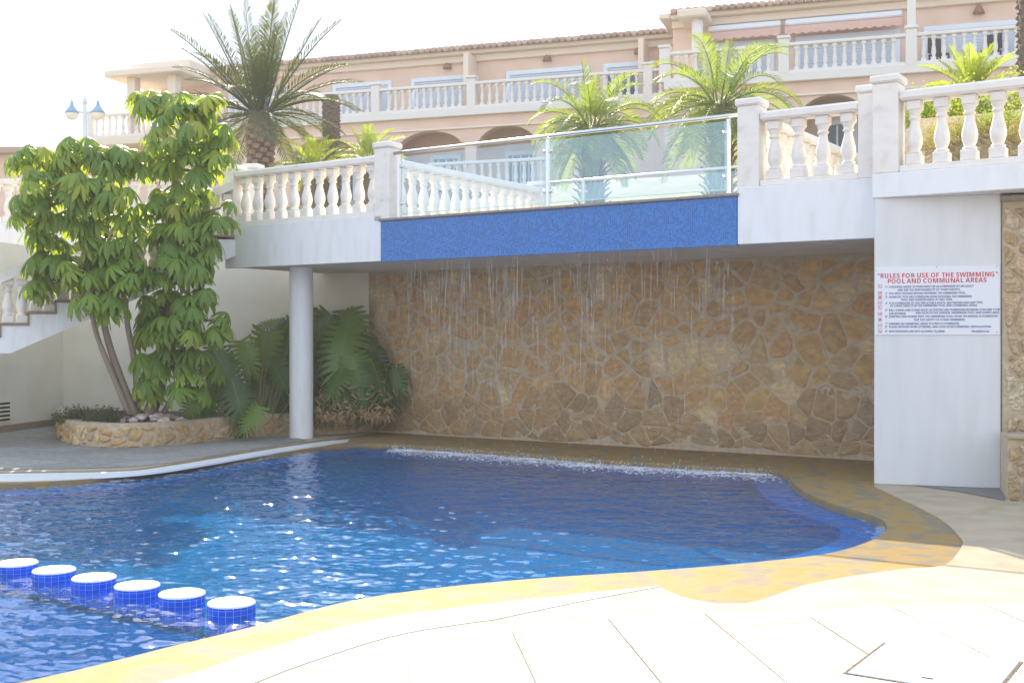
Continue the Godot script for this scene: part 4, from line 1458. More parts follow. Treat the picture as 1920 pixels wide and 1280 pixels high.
func buildings() -> void:
	var lo := Vector3(0.1, 0, -44.0)
	var x0 := along(262, lo, BU)
	var x1 := along(1262, lo, BU)
	var l := wing("long pink apartment wing with tiled eaves behind the date palm and the glass railing", lo, x0, x1, 10.34, 12.86, [706, 885, 1216, 540, 380], [[625, 735, 0.0], [772, 885, 0.0], [950, 1106, 0.0], [1132, 1230, 0.85], [430, 540, 0.0], [300, 400, 0.0]], 11.97, [[545, 668, 9.5], [740, 872, 9.55], [893, 1006, 9.6]], [840, 1027, 1198])
	# partitions between balconies
	var wo := BB * Vector3(0, 0, -1.5) + lo
	for px in [890, 1212]:
		var st := S()
		var x := along(px, wo, BU)
		bx(st, Vector3(x - 0.1, 10.34, -1.5), Vector3(x + 0.1, 12.6, -0.5))
		obj("partition", st, M.peach, l)
	# low balustrade of the ground-floor terrace
	far_balustrade(l, along(880, lo, BU), along(1010, lo, BU) + 3, 6.7, 4.0, [])
	var ro := Vector3(10.76, 0, -37.5)
	x0 = along(1246, ro, BU)
	x1 = along(2120, ro, BU)
	var r := wing("taller pink apartment wing with awnings at upper right", ro, x0, x1, 10.2, 12.75, [1247, 1470, 1709, 1960], [[1312, 1452, 0.0], [1492, 1688, 0.0], [1732, 1918, 0.0], [1985, 2100, 0.0]], 11.72, [[1495, 1625, 9.42], [1700, 1830, 9.42]], [1588, 1835])
	wo = BB * Vector3(0, 0, -1.5) + ro
	awning(r, along(1330, wo, BU), along(1466, wo, BU), 12.06, -1.49)
	awning(r, along(1474, wo, BU), along(1692, wo, BU), 12.06, -1.49)
	# corner pillar with a rainwater head, and a slim post between two balconies
	var xs := x0 + 1.05
	var st := S(true)
	tube(st, [Vector3(xs, 10.2, -0.35), Vector3(xs, 11.6, -0.35), Vector3(xs, 12.4, -0.35)], [0.19, 0.19, 0.19], 14)
	var pl := obj("pillar", st, M.bal_far, r)
	st = S()
	bx(st, Vector3(xs - 0.62, 12.30, -1.4), Vector3(xs + 0.35, 12.58, 0.05), 0.05)
	obj("rainwater_head", st, M.peach, pl)
	st = S()
	var xp := along(1709, ro, BU)
	bx(st, Vector3(xp - 0.13, 11.35, -0.13), Vector3(xp + 0.13, 12.55, 0.13), 0.02)
	obj("post", st, M.bal_far, r)
	# corner of the roof turning back at the left end
	st = S()
	bx(st, Vector3(x0 - 0.42, 12.62, -9.0), Vector3(x0 - 0.01, 12.80, -1.1), 0.03)
	obj("cornice", st, M.peach, r)
	# balcony chairs
	for i in 2:
		var c := thing("balcony_chair", ["dark chair on the right balcony, the left one of two", "dark chair on the right balcony, the right one of two"][i], "chair", Transform3D(BB * Basis(Vector3.UP, 0.6 - 1.1 * i), BB * Vector3(along([1762, 1862][i], ro, BU), 10.2, -0.75) + ro), "chairs on the balcony")
		st = S()
		box(st, Vector3(0, 0.42, 0), Vector3(0.48, 0.05, 0.46), 0.01)
		obj("seat", st, M.dark, c)
		st = S()
		box(st, Vector3(0, 0.75, -0.24), Vector3(0.48, 0.5, 0.05), 0.015)
		obj("backrest", st, M.dark, c)
		for q in [[-0.21, -0.2], [0.21, -0.2], [-0.21, 0.2], [0.21, 0.2]]:
			st = S()
			box(st, Vector3(q[0], 0.2, q[1]), Vector3(0.04, 0.4, 0.04))
			obj("leg", st, M.dark, c)
	# porch and balcony at the left end
	var ao := Vector3(0.1, 0, -43.0)
	var a0 := along(165, ao, BU)
	var a1 := along(276, ao, BU)
	var an := thing("porch", "pale open porch with balcony at the far left end of the long wing", "porch", Transform3D(BB, ao))
	st = S()
	bx(st, Vector3(along(203, ao, BU), 12.35, -3.0), Vector3(along(345, ao, BU), 12.62, 0.3), 0.04)
	bx(st, Vector3(along(232, ao, BU), 12.62, -3.0), Vector3(along(345, ao, BU), 13.0, -0.4), 0.04)
	obj("roof", st, M.peach, an)
	st = S()
	bx(st, Vector3(a0, 9.55, -3.0), Vector3(a1, 9.9, 0.2), 0.03)
	obj("balcony_slab", st, M.peach, an)
	st = S()
	bx(st, Vector3(a0 + 0.3, 5.0, -3.2), Vector3(a1, 9.55, -0.6))
	obj("wall", st, M.pink, an)
	far_balustrade(an, a0, a1, 9.9, 0.05, [a0 + 0.17])
	for px in [242, 318]:
		st = S()
		var x := along(px, ao, BU)
		bx(st, Vector3(x - 0.2, 9.9, -0.5), Vector3(x + 0.2, 12.35, -0.1), 0.02)
		obj("pillar", st, M.peach, an)
	# low house far left
	var ho := pt(-140, 330, 55)
	ho.y = 0
	var h := thing("house", "low distant house with a dark eave at the far left edge", "house", Transform3D(Basis(), ho))
	st = S()
	bx(st, Vector3(-8, 5, -8), Vector3(5.4, 10.2, 0))
	obj("wall", st, M.pink, h)
	st = S()
	bx(st, Vector3(-8.4, 10.2, -8.4), Vector3(5.9, 10.5, 0.5), 0.04)
	obj("roof", st, M.roof[1], h)
	for i in 3:
		window(h, -6.5 + 3.8 * i, -5.0 + 3.8 * i, 7.6, 9.2, 0.0)
	# street lamp with two lanterns
	var lp := thing("street_lamp", "pale lamp post with two bell lanterns at the left behind the umbrella tree", "lamp", Transform3D(Basis(), pt(159, 330, 30) * Vector3(1, 0, 1) + Vector3(0, 4.0, 0)))
	st = S(true)
	tube(st, [Vector3(0, 0, 0), Vector3(0, 2.0, 0), Vector3(0, 3.62, 0)], [0.08, 0.065, 0.05], 10)
	obj("post", st, M.post_paint, lp)
	st = S(true)
	tube(st, [Vector3(-0.33, 3.42, 0), Vector3(0, 3.36, 0), Vector3(0.33, 3.42, 0)], [0.025, 0.03, 0.025], 8)
	tube(st, [Vector3(0, 3.6, 0), Vector3(0, 3.7, 0), Vector3(0, 3.78, 0)], [0.06, 0.05, 0.005], 8)
	obj("arm", st, M.post_paint, lp)
	for s in [-1, 1]:
		st = S(true)
		lathe(st, [Vector2(0.0, 0.40), Vector2(0.03, 0.36), Vector2(0.05, 0.24), Vector2(0.14, 0.12), Vector2(0.19, 0.05), Vector2(0.17, 0.045)], 14, Vector3(0.335 * s, 3.3, 0))
		var lan := obj("lantern", st, M.lamp_cap, lp)
		st = S(true)
		lathe(st, [Vector2(0.0, -0.13), Vector2(0.10, -0.10), Vector2(0.16, -0.02), Vector2(0.172, 0.045)], 14, Vector3(0.335 * s, 3.3, 0))
		obj("globe", st, M.lamp_globe, lan)

# ---------------------------------------------------------------- planter, stools
var planter_line := PackedVector2Array()

func planter() -> void:
	planter_line = resample(smooth_line(px2([104, 800, 104, 812, 112, 829, 160, 838, 230, 841, 330, 836, 440, 824, 520, 817, 600, 815, 660, 812, 718, 806.5]), 0.08), 140)
	var L := 0.0
	for i in 139: L += planter_line[i].distance_to(planter_line[i + 1])
	var at := func(l: float) -> Array:
		var f := clampf(l / L, 0, 1) * 139.0
		var i := mini(int(f), 138)
		var dir := (planter_line[i + 1] - planter_line[i]).normalized()
		return [planter_line[i].lerp(planter_line[i + 1], f - i), Vector2(-dir.y, dir.x)]
	var H := 0.36
	var bend := func(v: Vector3) -> Vector3:
		var q: Array = at.call(v.x)
		var w: Vector2 = q[0] + q[1] * (v.z - 0.03)
		return Vector3(w.x, v.y, w.y)
	var o := thing("planter", "long curved stone planter round the umbrella tree and the monstera", "planter")
	var st := S()
	for i in 139:
		var a := planter_line[i]
		var b := planter_line[i + 1]
		var na: Array = at.call(L * i / 139.0)
		var nb: Array = at.call(L * (i + 1) / 139.0)
		var ao: Vector2 = a - na[1] * 0.03
		var bo: Vector2 = b - nb[1] * 0.03
		var ai: Vector2 = a - na[1] * 0.2
		var bi: Vector2 = b - nb[1] * 0.2
		quad(st, Vector3(ao.x, 0, ao.y), Vector3(bo.x, 0, bo.y), Vector3(bo.x, H, bo.y), Vector3(ao.x, H, ao.y))
		quad(st, Vector3(ao.x, H, ao.y), Vector3(bo.x, H, bo.y), Vector3(bi.x, H, bi.y), Vector3(ai.x, H, ai.y))
		quad(st, Vector3(ai.x, H, ai.y), Vector3(bi.x, H, bi.y), Vector3(bi.x, 0.1, bi.y), Vector3(ai.x, 0.1, ai.y))
	obj("mortar", st, M.mortar, o)
	stones_on(o, L, H - 0.03, 0.26, 0.02, 0.024, Transform3D(), 41, bend, 0.028)
	st = S()
	var q := []
	for i in range(0, 140, 3): q.append(planter_line[i] - (at.call(L * i / 139.0)[1] as Vector2) * 0.12)
	q.append(Vector2(-2.6, -20.2)); q.append(Vector2(-8.0, -21.3))
	sheet(st, poly(q), 0.29)
	obj("soil", st, M.soil, o)
	# white and pink decorative stones on the soil
	var rk := thing("rock_bed", "bed of pink and white rocks at the foot of the umbrella tree", "rocks", Transform3D(Basis(), pt(285, 778, 17.75)))
	var r := RandomNumberGenerator.new()
	r.seed = 12
	var shapes := []
	for k in 5:
		var sm := SphereMesh.new()
		sm.radius = 0.06; sm.height = 0.12; sm.radial_segments = 8; sm.rings = 5
		var arr := sm.get_mesh_arrays()
		var V: PackedVector3Array = arr[Mesh.ARRAY_VERTEX]
		var n := FastNoiseLite.new()
		n.seed = k; n.frequency = 9.0
		for i in V.size(): V[i] *= (1.0 + 0.55 * n.get_noise_3dv(V[i])) * 1.0
		arr[Mesh.ARRAY_VERTEX] = V
		var am := ArrayMesh.new()
		am.add_surface_from_arrays(Mesh.PRIMITIVE_TRIANGLES, arr)
		shapes.append(am)
	for i in 62:
		var u := r.randf_range(-1, 1)
		var v := r.randf_range(-0.32, 0.36)
		var hill := 0.10 * (1.0 - u * u) * clampf(1.0 - absf(v - 0.05) * 2.0, 0, 1)
		var B := Basis.from_euler(Vector3(r.randf() * 6, r.randf() * 6, r.randf() * 6)).scaled(Vector3(r.randf_range(0.8, 1.5), r.randf_range(0.6, 0.9), r.randf_range(0.8, 1.3)))
		mi("rock", shapes[i % 5], M.rocks[r.randi() % 3], rk, Transform3D(B, Vector3(u * 0.48, hill - 0.10, v)))
	# dark low shrubs at the left end
	for i in 2:
		var s := thing("low_shrub", ["reddish dark low shrub at the left tip of the stone planter", "grey green low shrub between the reddish shrub and the rocks"][i], "shrub", Transform3D(Basis(), [pt(142, 796, 18.0), pt(196, 797, 17.55)][i]))
		r.seed = 40 + i
		mi("foliage", tuft(r, 0.72, 0.30, 240, 0.035), M.shrub[2], s)

func pool_things() -> void:
	var uvt := StandardMaterial3D.new()
	# tall tiles under water, two rows of small ones at the rim
	var im := Image.create_empty(480, 480, false, Image.FORMAT_RGB8)
	im.fill(Color(0.40, 0.60, 0.86))
	var r := RandomNumberGenerator.new()
	r.seed = 3
	var y := 0
	var row := 0
	while y < 480:
		var h := 24 if row < 2 else 40
		for i in 20:
			var v := r.randf_range(0.85, 1.12)
			im.fill_rect(Rect2i(i * 24 + 1, y + 1, 22, h - 2), Color(0.05 * v, 0.30 * v, 0.80 * v))
		y += h
		row += 1
	uvt.albedo_texture = ImageTexture.create_from_image(im)
	uvt.roughness = 0.25
	uvt.uv1_scale = Vector3(1, -1.0 / 0.62, 1)
	uvt.uv1_offset = Vector3(0, 0.02 / 0.62, 0)
	var spots := [[433, 1127], [340, 1110], [256, 1095], [175, 1080], [100, 1066], [30, 1053]]
	var labels := ["blue tiled pool stool closest to the near pool edge", "blue tiled pool stool second from the near pool edge", "blue tiled pool stool third from the near pool edge", "blue tiled pool stool fourth from the near pool edge", "blue tiled pool stool fifth from the near pool edge", "blue tiled pool stool cut off by the left edge of the photo"]
	var st := S(true)
	var prof := [Vector2(0.143, -0.19), Vector2(0.143, -0.1), Vector2(0.143, 0.005)]
	lathe(st, prof, 32, Vector3.ZERO, true)
	var body := done(st)
	st = S()
	lathe(st, [Vector2(0.143, 0.004), Vector2(0.141, 0.013), Vector2(0.134, 0.018), Vector2(0.0, 0.018)], 40)
	var seat := done(st)
	for i in 6:
		var g := gp(spots[i][0], spots[i][1], 0.02)
		var t := thing("pool_stool", labels[i], "stool", Transform3D(Basis(Vector3.UP, 0.3 * i), Vector3(g.x, 0.0, g.z)), "stools standing in the pool")
		mi("body", body, uvt, t)
		mi("seat", seat, M.board, t)

# ---------------------------------------------------------------- trees and plants
func trees() -> void:
	var r := RandomNumberGenerator.new()
	r.seed = 77
	# umbrella trees: hubs of leaves round cluster centres (px, py, rx, ry, how many, depth)
	var left := [[75, 300, 55, 32, 9], [150, 282, 55, 28, 12], [215, 290, 45, 28, 9], [110, 345, 75, 32, 14], [190, 370, 60, 38, 12], [60, 385, 38, 28, 7], [130, 425, 70, 32, 13], [210, 440, 55, 38, 12], [95, 495, 50, 30, 10], [170, 500, 60, 30, 12], [240, 500, 38, 32, 7], [70, 530, 22, 16, 3], [190, 560, 55, 20, 6]]
	var right := [[285, 190, 45, 26, 11], [360, 195, 45, 24, 10], [405, 190, 18, 20, 3], [330, 240, 75, 32, 15], [410, 240, 32, 26, 5], [300, 300, 60, 32, 12], [390, 310, 50, 32, 10], [350, 370, 65, 36, 15], [290, 400, 50, 38, 10], [412, 390, 26, 26, 5], [345, 440, 55, 32, 12], [385, 450, 24, 26, 5], [310, 500, 45, 26, 7], [372, 492, 28, 24, 6]]
	var low := [[300, 560, 42, 26, 8], [370, 560, 42, 26, 8], [278, 612, 32, 26, 7], [340, 610, 55, 28, 11], [402, 600, 26, 28, 5], [300, 670, 46, 28, 10], [372, 668, 42, 28, 9], [290, 722, 38, 16, 5], [350, 715, 38, 18, 6]]
	var tl := thing("umbrella_tree", "umbrella tree with a wide crown and slim leaning trunks at the left of the planter", "tree", Transform3D(Basis(), pt(255, 775, 17.65)), "umbrella trees in the planter")
	umbrella(tl, [[[243, 778, 17.6], [205, 690, 17.5], [176, 610, 17.4], [168, 520, 17.2], [150, 430, 17.1], [120, 360, 17.0]], [[253, 778, 17.65], [218, 690, 17.6], [192, 590, 17.5], [196, 480, 17.3], [205, 380, 17.2]], [[259, 778, 17.8], [252, 680, 17.7], [236, 590, 17.6], [238, 480, 17.4], [225, 330, 17.3]]], [0.045, 0.062, 0.054], left, 17.0, 2.1, r)
	var tr := thing("umbrella_tree", "taller umbrella tree with thick trunk and leaves down to the planter", "tree", Transform3D(Basis(), pt(285, 775, 17.8)), "umbrella trees in the planter")
	umbrella(tr, [[[278, 780, 17.8], [300, 715, 17.8], [312, 620, 17.9], [314, 500, 18.0], [322, 400, 18.0], [335, 290, 18.0], [345, 205, 18.0]], [[305, 775, 17.8], [325, 735, 17.7], [350, 660, 17.6], [372, 570, 17.6]]], [0.10, 0.04], right + low, 17.45, 1.5, r)
	# monstera: leaves placed along the planter (px, py of the leaf stalk end, length px, turn of the tip)
	monsteras(r)
	# date palm
	var p := thing("date_palm", "date palm with knobbly trunk rising behind the left balustrade", "palm", Transform3D(Basis(), Vector3(pt(488, 300, 27).x, 3.4, -27)))
	var st := S(true)
	var top := 3.15
	tube(st, [Vector3(0, -0.3, 0), Vector3(0, 1.0, 0), Vector3(0, 2.2, 0), Vector3(0, top, 0), Vector3(0, top + 0.5, 0)], [0.25, 0.23, 0.245, 0.29, 0.16], 16)
	obj("trunk", st, M.trunk, p)
	st = S()
	for i in 190:
		var y := i * 0.0175 - 0.2
		var g := i * 2.399963
		var rad := 0.245 + 0.05 * smoothstep(1.5, 3.0, y)
		var B := Basis(Vector3.UP, g) * Basis(Vector3(0, 0, 1), 0.5)
		box(st, Vector3(cos(-g) * rad, y, sin(-g) * rad), Vector3(0.10, 0.10, 0.15), 0.02, B)
	tag(obj("leaf_stub", st, M.boss, p), "", "", "", "stuff")
	var at := Vector3(0, top + 0.2, 0)
	crown(p, at, [[84, 4, 2.6, 0.05], [68, 7, 2.65, 0.25], [52, 8, 2.6, 0.5], [36, 9, 2.55, 0.75], [18, 9, 2.5, 0.95], [2, 8, 2.3, 1.0], [-16, 5, 1.9, 0.8]], 46, 0.42, 0.024, 0.28, M.palm, r, 0.14, 0.95)
	# clipped trunk beside it
	var k := thing("palm_trunk", "short dark palm trunk right of the date palm", "palm trunk", Transform3D(Basis(), Vector3(pt(621, 300, 30).x, 4.0, -30)))
	st = S(true)
	tube(st, [Vector3(0, -0.5, 0), Vector3(0, 2.0, 0), Vector3(0, 3.72, 0), Vector3(0, 3.8, 0)], [0.2, 0.2, 0.22, 0.19], 14)
	obj("trunk", st, M.trunk, k)
	st = S()
	for i in 300:
		var y := i * 0.0125
		var g := i * 2.399963
		box(st, Vector3(cos(-g) * 0.2, y, sin(-g) * 0.2), Vector3(0.05, 0.09, 0.07), 0.0, Basis(Vector3.UP, g) * Basis(Vector3(0, 0, 1), 0.6))
	tag(obj("leaf_stub", st, M.trunk, k), "", "", "", "stuff")
	# arching palms behind the glass
	for b in [[1110, 238, 24.5, 0.86, "bluish arching palm behind the middle of the glass railing", 0], [1350, 198, 23.0, 0.98, "yellow-green arching palm behind the right end of the glass railing", 1]]:
		var q := pt(b[0], b[1], b[2])
		var t := thing("feather_palm", b[4], "palm", Transform3D(Basis(), Vector3(q.x, 3.3, q.z)), "arching palms behind the glass railing")
		var h := q.y - 3.3
		st = S(true)
		tube(st, [Vector3(0, -0.2, 0), Vector3(0.03, h * 0.4, 0), Vector3(0, h, 0)], [0.26, 0.24, 0.2], 12)
		obj("trunk", st, M.trunk, t)
		st = S()
		for i in 90:
			var y := h * (0.25 + 0.75 * i / 90.0)
			var g := i * 2.399963
			var d := Vector3(cos(g), 0, sin(g))
			tube(st, [d * 0.2 + Vector3(0, y - 0.1, 0), d * 0.3 + Vector3(0, y + 0.12, 0), d * 0.42 + Vector3(0, y + 0.2, 0)], [0.03, 0.022, 0.012], 4, false)
		tag(obj("leaf_stub", st, M.boss, t), "", "", "", "stuff")
		var m: Array = [M.butia[1], M.butia[1], M.butia[0], M.butia[3]] if b[5] == 0 else [M.butia[2], M.butia[0], M.butia[0], M.butia[1]]
		var sc: float = b[3]
		crown(t, Vector3(0, h, 0), [[80, 2, 1.5 * sc, 0.3], [62, 6, 1.75 * sc, 1.7], [42, 8, 1.75 * sc, 2.0], [22, 8, 1.7 * sc, 2.1], [0, 8, 1.6 * sc, 1.8], [-25, 8, 1.5 * sc, 1.2], [-50, 8, 1.7 * sc, 0.6]], 40, 0.40 * sc, 0.022, 0.35, m, r, 0.12, 0.65)
	# small yellowish palms low behind the left balustrade
	for b in [[690, 300, 26.5, "small yellowish palm low behind the left pedestal of the glass railing"], [585, 318, 26.0, "small yellowish palm low between the date palm and the dark trunk"]]:
		var q := pt(b[0], b[1], b[2])
		var t := thing("small_palm", b[3], "palm", Transform3D(Basis(), Vector3(q.x, 3.4, q.z)), "small palms behind the left balustrade")
		st = S(true)
		tube(st, [Vector3(0, -0.2, 0), Vector3(0, (q.y - 3.4) * 0.5, 0), Vector3(0, q.y - 3.4, 0)], [0.14, 0.12, 0.1], 8)
		obj("trunk", st, M.trunk, t)
		crown(t, Vector3(0, q.y - 3.4, 0), [[75, 4, 0.85, 0.5], [50, 7, 0.95, 0.9], [25, 8, 0.95, 1.2], [0, 6, 0.9, 1.2]], 24, 0.26, 0.02, 0.35, [M.butia[2], M.yellow_frond, M.butia[0]], r, 0.05)
	# right: cycad-like palm and shrubs on the bank
	var q2 := pt(1822, 172, 17.6)
	var cy := thing("cycad", "yellow-green spiky cycad rising above the right balustrade", "palm", Transform3D(Basis(), Vector3(q2.x, 4.2, q2.z)))
	st = S(true)
	tube(st, [Vector3(0, -0.2, 0), Vector3(0, 0.5, 0), Vector3(0, q2.y - 4.2, 0)], [0.16, 0.15, 0.12], 10)
	obj("trunk", st, M.trunk, cy)
	crown(cy, Vector3(0, q2.y - 4.2, 0), [[78, 4, 0.62, 0.3], [58, 8, 0.75, 0.5], [38, 10, 0.8, 0.7], [18, 9, 0.8, 0.9]], 30, 0.17, 0.016, 0.5, [M.yellow_frond, M.butia[2], M.yellow_frond], r, 0.05)
	var sh := [[1725, 240, 16.6, 0.55, 0.65, 0, "green bushy shrub on the bank behind the first large baluster"], [1765, 250, 16.3, 0.6, 0.6, 1, "yellow flowering shrub on the bank beside the bushy green one"], [1812, 240, 16.3, 0.6, 0.75, 1, "tall yellow shrub on the bank below the cycad"], [1858, 248, 16.1, 0.5, 0.6, 0, "green shrub on the bank below the cycad's right side"], [1905, 236, 15.9, 0.6, 0.8, 1, "yellow shrub on the bank at the right edge"]]
	for s in sh:
		var t := thing("shrub", s[6], "shrub", Transform3D(Basis(), pt(s[0], s[1] + 8, s[2])), "shrubs on the dry bank")
		mi("foliage", tuft(r, s[3] * 1.2, s[4] * 1.1, 170, 0.05), M.shrub[s[5]], t)
	for i in 9:
		var c := tp(7.55 + 0.31 * i, 1.05 + 0.28 * (i % 3), 3.80 + 0.13 * (i % 3))
		var t := thing("dry_grass_tuft", ["dry grass tuft behind the first gap of the large balustrade", "dry grass tuft behind the second gap of the large balustrade", "dry grass tuft under the yellow flowering shrub", "dry grass tuft left below the cycad", "dry grass tuft straight below the cycad", "dry grass tuft right below the cycad", "dry grass tuft under the green shrub", "dry grass tuft near the right edge", "dry grass tuft at the right edge"][i], "grass", Transform3D(Basis(), c), "dry grass on the bank")
		mi("foliage", tuft(r, 0.55, 0.36, 130, 0.03), [M.dry_leaf, M.dry_grass, M.shrub[0]][i % 3], t)
	# trunk at the right edge, by the building
	var e := thing("palm_trunk", "dark shaggy palm trunk at the top right edge", "palm trunk", Transform3D(Basis(), Vector3(pt(1926, 200, 22).x, 4.0, -22)))
	st = S(true)
	tube(st, [Vector3(0, -0.5, 0), Vector3(0, 3.0, 0), Vector3(0, 6.5, 0)], [0.16, 0.15, 0.15], 12)
	obj("trunk", st, M.trunk, e)
	st = S()
	for i in 260:
		var g := i * 2.399963
		box(st, Vector3(cos(-g) * 0.16, i * 0.025, sin(-g) * 0.16), Vector3(0.06, 0.09, 0.06), 0.0, Basis(Vector3.UP, g) * Basis(Vector3(0, 0, 1), 0.6))
	tag(obj("leaf_stub", st, M.trunk, e), "", "", "", "stuff")

func umbrella(t: Node3D, trunks: Array, radii: Array, clusters: Array, depth: float, thick: float, r: RandomNumberGenerator) -> void:
	var o := t.position
	var nodes := []
	for i in trunks.size():
		var pts := []
		var rad := []
		for k in trunks[i].size():
			var a: Array = trunks[i][k]
			pts.append(pt(a[0], a[1], a[2]) - o)
			rad.append(radii[i] * lerpf(1.1, 0.35, float(k) / (trunks[i].size() - 1)))
		# smooth the trunk
		var fine := []
		var frad := []
		for k in pts.size() - 1:
			for j in 4:
				fine.append((pts[k] as Vector3).cubic_interpolate(pts[k + 1], pts[maxi(k - 1, 0)], pts[mini(k + 2, pts.size() - 1)], j / 4.0))
				frad.append(lerpf(rad[k], rad[k + 1], j / 4.0) * r.randf_range(0.94, 1.06))
		fine.append(pts[-1]); frad.append(rad[-1])
		var st := S(true)
		tube(st, fine, frad, 9)
		obj("trunk", st, M.stem, t)
		for f in fine.slice(7): nodes.append(f)
	var shapes := []
	for k in 6: shapes.append(umbrella_leaf(r, 0.35))
	for c in clusters:
		var mid := pt(c[0], c[1], depth + r.randf_range(-0.2, 0.3)) - o
		var rx: float = c[2] / F * depth
		var ry: float = c[3] / F * depth
		# a twig from the nearest trunk point to the cluster
		var near: Vector3 = nodes[0]
		for q in nodes:
			if q.y < mid.y + 0.2 and q.distance_to(mid) < near.distance_to(mid): near = q
		if near.distance_to(mid) > 0.12:
			var st := S(true)
			tube(st, [near, near.lerp(mid, 0.5) + Vector3(0, -0.06, 0), mid], [0.035, 0.026, 0.016], 6, false)
			obj("branch", st, M.stem, t)
		for i in int(c[4] * thick):
			var d := Vector3(r.randf_range(-1, 1), r.randf_range(-0.9, 1), r.randf_range(-0.9, 1.1))
			if d.length() > 1.0: d = d.normalized()
			var hub := mid + d * Vector3(rx, ry, maxf(rx, 0.35) * 0.9)
			var up := (Vector3(0, 1.0, 0) + Vector3(d.x, 0, d.z) * 0.55 + Vector3(r.randf_range(-0.25, 0.25), 0, r.randf_range(-0.25, 0.25))).normalized()
			var side := up.cross(Vector3(sin(i * 2.1), 0, cos(i * 2.1))).normalized()
			var B := Basis(side, up, side.cross(up)).scaled(Vector3.ONE * r.randf_range(0.72, 1.12))
			var pick := r.randf() * 0.8 + 0.3 * smoothstep(2.6, 4.6, (hub + o).y)
			var m: Material = M.leaf[3] if pick > 0.93 else M.leaf[2] if pick > 0.72 else M.leaf[1] if pick > 0.36 else M.leaf[0]
			mi("leaf", shapes[r.randi() % 6], m, t, Transform3D(B, hub))

func monsteras(r: RandomNumberGenerator) -> void:
	# px, py of the leaf's middle; length in px; tip direction in degrees (0 right, -90 down); depth
	var a := [[415, 680, 120, -60, 18.6], [460, 670, 125, -75, 19.0], [395, 745, 115, -110, 18.3], [445, 745, 130, -70, 18.1], [500, 735, 150, -80, 18.0], [490, 660, 130, -100, 19.2], [520, 700, 130, -60, 18.8], [505, 790, 120, -55, 17.9], [520, 640, 120, -120, 19.5], [360, 760, 90, -130, 18.0], [470, 785, 100, -120, 17.9], [540, 770, 110, -70, 18.5], [530, 615, 110, -140, 19.6], [425, 715, 110, -40, 18.8], [560, 690, 120, -90, 19.4]]
	var b := [[605, 620, 130, -110, 19.4], [655, 615, 130, -80, 19.4], [640, 660, 150, -95, 19.0], [600, 680, 120, -110, 19.0], [690, 650, 115, -50, 19.4], [668, 700, 140, -75, 18.9], [625, 715, 120, -120, 18.8], [712, 715, 135, -70, 19.0], [615, 755, 110, -100, 18.6], [650, 745, 90, -60, 18.8], [695, 690, 100, -100, 19.3], [585, 650, 110, -140, 19.5], [590, 765, 90, -60, 18.5], [632, 600, 110, -150, 19.7], [682, 750, 70, -80, 18.9], [580, 600, 90, -60, 19.7]]
	var i := 0
	for g in [[a, pt(470, 800, 18.9), "large monstera with drooping split leaves left of the white column"], [b, pt(640, 790, 19.4), "large monstera with drooping split leaves right of the white column"]]:
		var o: Vector3 = g[1]
		o.y = 0.29
		var t := thing("monstera", g[2], "plant", Transform3D(Basis(), o), "monsteras under the bridge")
		var shapes := []
		for k in 8:
			var am := monstera_leaf(r, 1.0)
			am.surface_set_material(0, M.monstera[k % 4])
			am.surface_set_material(1, M.vein)
			shapes.append(am)
		for n in (g[0] as Array).size() + 56:
			var q: Array
			if n < g[0].size(): q = g[0][n]
			else:
				var s: Array = g[0][r.randi() % g[0].size()]
				q = [s[0] + r.randf_range(-35, 35), s[1] + r.randf_range(-10, 40), s[2] * r.randf_range(0.6, 0.85), s[3] + r.randf_range(-40, 40), s[4] + r.randf_range(0.2, 0.6)]
			if q[0] > 470 and q[0] < 625: q[4] = maxf(q[4], 19.25)
			var L: float = q[2] / F * q[4] * r.randf_range(0.50, 0.66)
			var ang := deg_to_rad(q[3])
			var tip := Vector3(cos(ang), sin(ang) * 0.85, r.randf_range(0.1, 0.6)).normalized()
			var nrm := Vector3(cos(ang) * 0.15, 0.62, 0.78)
			nrm = (nrm + Vector3(r.randf_range(-0.6, 0.6), r.randf_range(-0.3, 0.5), 0)).normalized()
			nrm = (nrm - tip * nrm.dot(tip)).normalized()
			var B := Basis(tip, nrm, tip.cross(nrm))
			var mid := pt(q[0], q[1], q[4]) - o
			var foot := mid - tip * L * 0.5
			mi("leaf", shapes[r.randi() % 8], null, t, Transform3D(B.scaled(Vector3.ONE * L), foot))
			var st := S(true)
			var root := Vector3(foot.x * 0.45, 0, -0.15)
			tube(st, [root, root.lerp(foot, 0.55) + Vector3(0, 0.22, -0.08), foot], [0.016, 0.013, 0.009], 5, false)
			obj("stalk", st, M.petiole, t)
		i += 1
	# withered leaves and aerial roots at the foot of the right one
	var w := thing("withered_leaves", "heap of withered pinkish leaves under the monstera right of the column", "dry leaves", Transform3D(Basis(), Vector3(pt(665, 785, 19.0).x, 0.3, -19.0)))
	var st := S()
	for k in 420:
		var u := r.randf_range(-1, 1)
		var c := Vector3(u * 0.62, r.randf() * r.randf() * 0.62, r.randf_range(-0.35, 0.3))
		var d := Vector3(r.randf_range(-0.6, 0.6), r.randf_range(-1, 0.2), r.randf_range(-0.4, 0.4)).normalized() * r.randf_range(0.06, 0.16)
		var sd := d.cross(Vector3(r.randf_range(-1, 1), 0.2, 1)).normalized() * r.randf_range(0.008, 0.022)
		quad(st, c - sd, c + sd, c + d + sd * 0.4, c + d - sd * 0.4)
	tag(obj("dry_leaf", st, M.dry_leaf, w), "", "", "", "stuff")

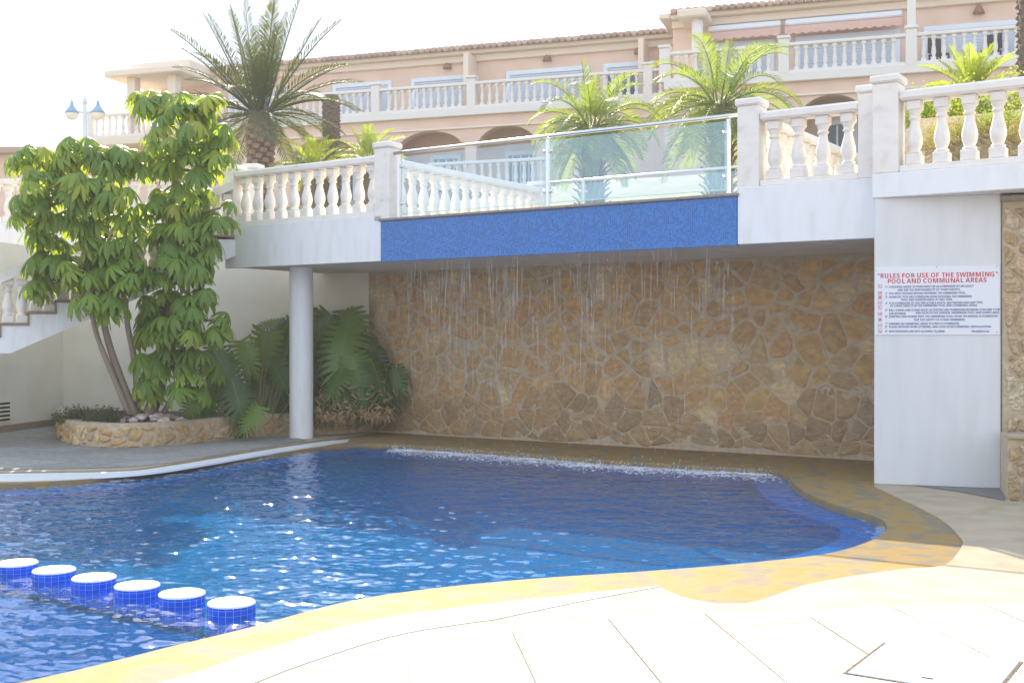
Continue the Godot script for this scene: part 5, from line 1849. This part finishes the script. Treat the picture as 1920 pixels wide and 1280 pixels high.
# ---------------------------------------------------------------- falling water
func waterfall() -> void:
	var r := RandomNumberGenerator.new()
	r.seed = 90
	var st := S(true)
	# thin broken threads of water from the coping to the pool
	for i in 380:
		var s := r.randf_range(0.3, 5.45)
		if r.randf() < 0.25: s = r.randf_range(0.6, 2.2)
		var t := r.randf_range(-0.07, 0.25)
		var y := 2.72 - r.randf() * r.randf() * 2.2
		var len := r.randf_range(0.15, 0.75)
		var w := r.randf_range(0.0008, 0.0025)
		var low := maxf(y - len, -0.04)
		var sway := r.randf_range(-0.02, 0.02)
		tube(st, [tp(s, t, y), tp(s + sway, t, (y + low) * 0.5), tp(s + sway * 1.4, t, low)], [w * 0.6, w, w * 0.4], 3, false)
	for i in 350:
		var s := r.randf_range(0.1, 5.5)
		var t := r.randf_range(-0.1, 0.3)
		var y := r.randf_range(-0.03, 2.6)
		var w := r.randf_range(0.002, 0.0045)
		tube(st, [tp(s, t, y), tp(s, t, y - 0.02), tp(s, t, y - 0.035)], [0.0005, w, 0.0008], 3, false)
	tag(obj("waterfall", st, M.spray), "thin curtain of water drops falling from the bridge into the pool", "waterfall", "", "stuff")
	# foam and splashes where it lands, along the far edge of the pool
	var mm := MultiMesh.new()
	mm.transform_format = MultiMesh.TRANSFORM_3D
	var sm := SphereMesh.new()
	sm.radius = 1.0; sm.height = 2.0; sm.radial_segments = 6; sm.rings = 3
	mm.mesh = sm
	var line := resample(smooth_line(px2([735, 841, 900, 852, 1150, 872, 1350, 884, 1440, 889], -0.05), 0.2), 200)
	mm.instance_count = 8000
	for i in 8000:
		var k := r.randi() % 200
		if r.randf() > 0.45 + 0.55 * sin(k * 0.9) * sin(k * 0.23 + 1.0): k = r.randi() % 200
		var p := line[k]
		var lift := r.randf()
		var y := -0.052 if lift < 0.88 else -0.05 + 0.12 * r.randf() * r.randf()
		var size := r.randf_range(0.0025, 0.010) if lift < 0.88 else r.randf_range(0.0015, 0.0045)
		var off := Vector2(r.randf_range(-0.06, 0.06), absf(r.randfn(0.0, 0.36)) - 0.06)
		var B := Basis().scaled(Vector3(size * r.randf_range(1, 2.2), size * (0.35 if lift < 0.88 else 1.0), size * r.randf_range(1, 1.8)))
		mm.set_instance_transform(i, Transform3D(B, Vector3(p.x + off.x, y, p.y + off.y)))
	var mmi := MultiMeshInstance3D.new()
	mmi.name = "foam"
	mmi.multimesh = mm
	mmi.material_override = M.foam
	add_child(mmi)
	tag(mmi, "line of white foam and splashes along the far edge of the pool", "foam", "", "stuff")
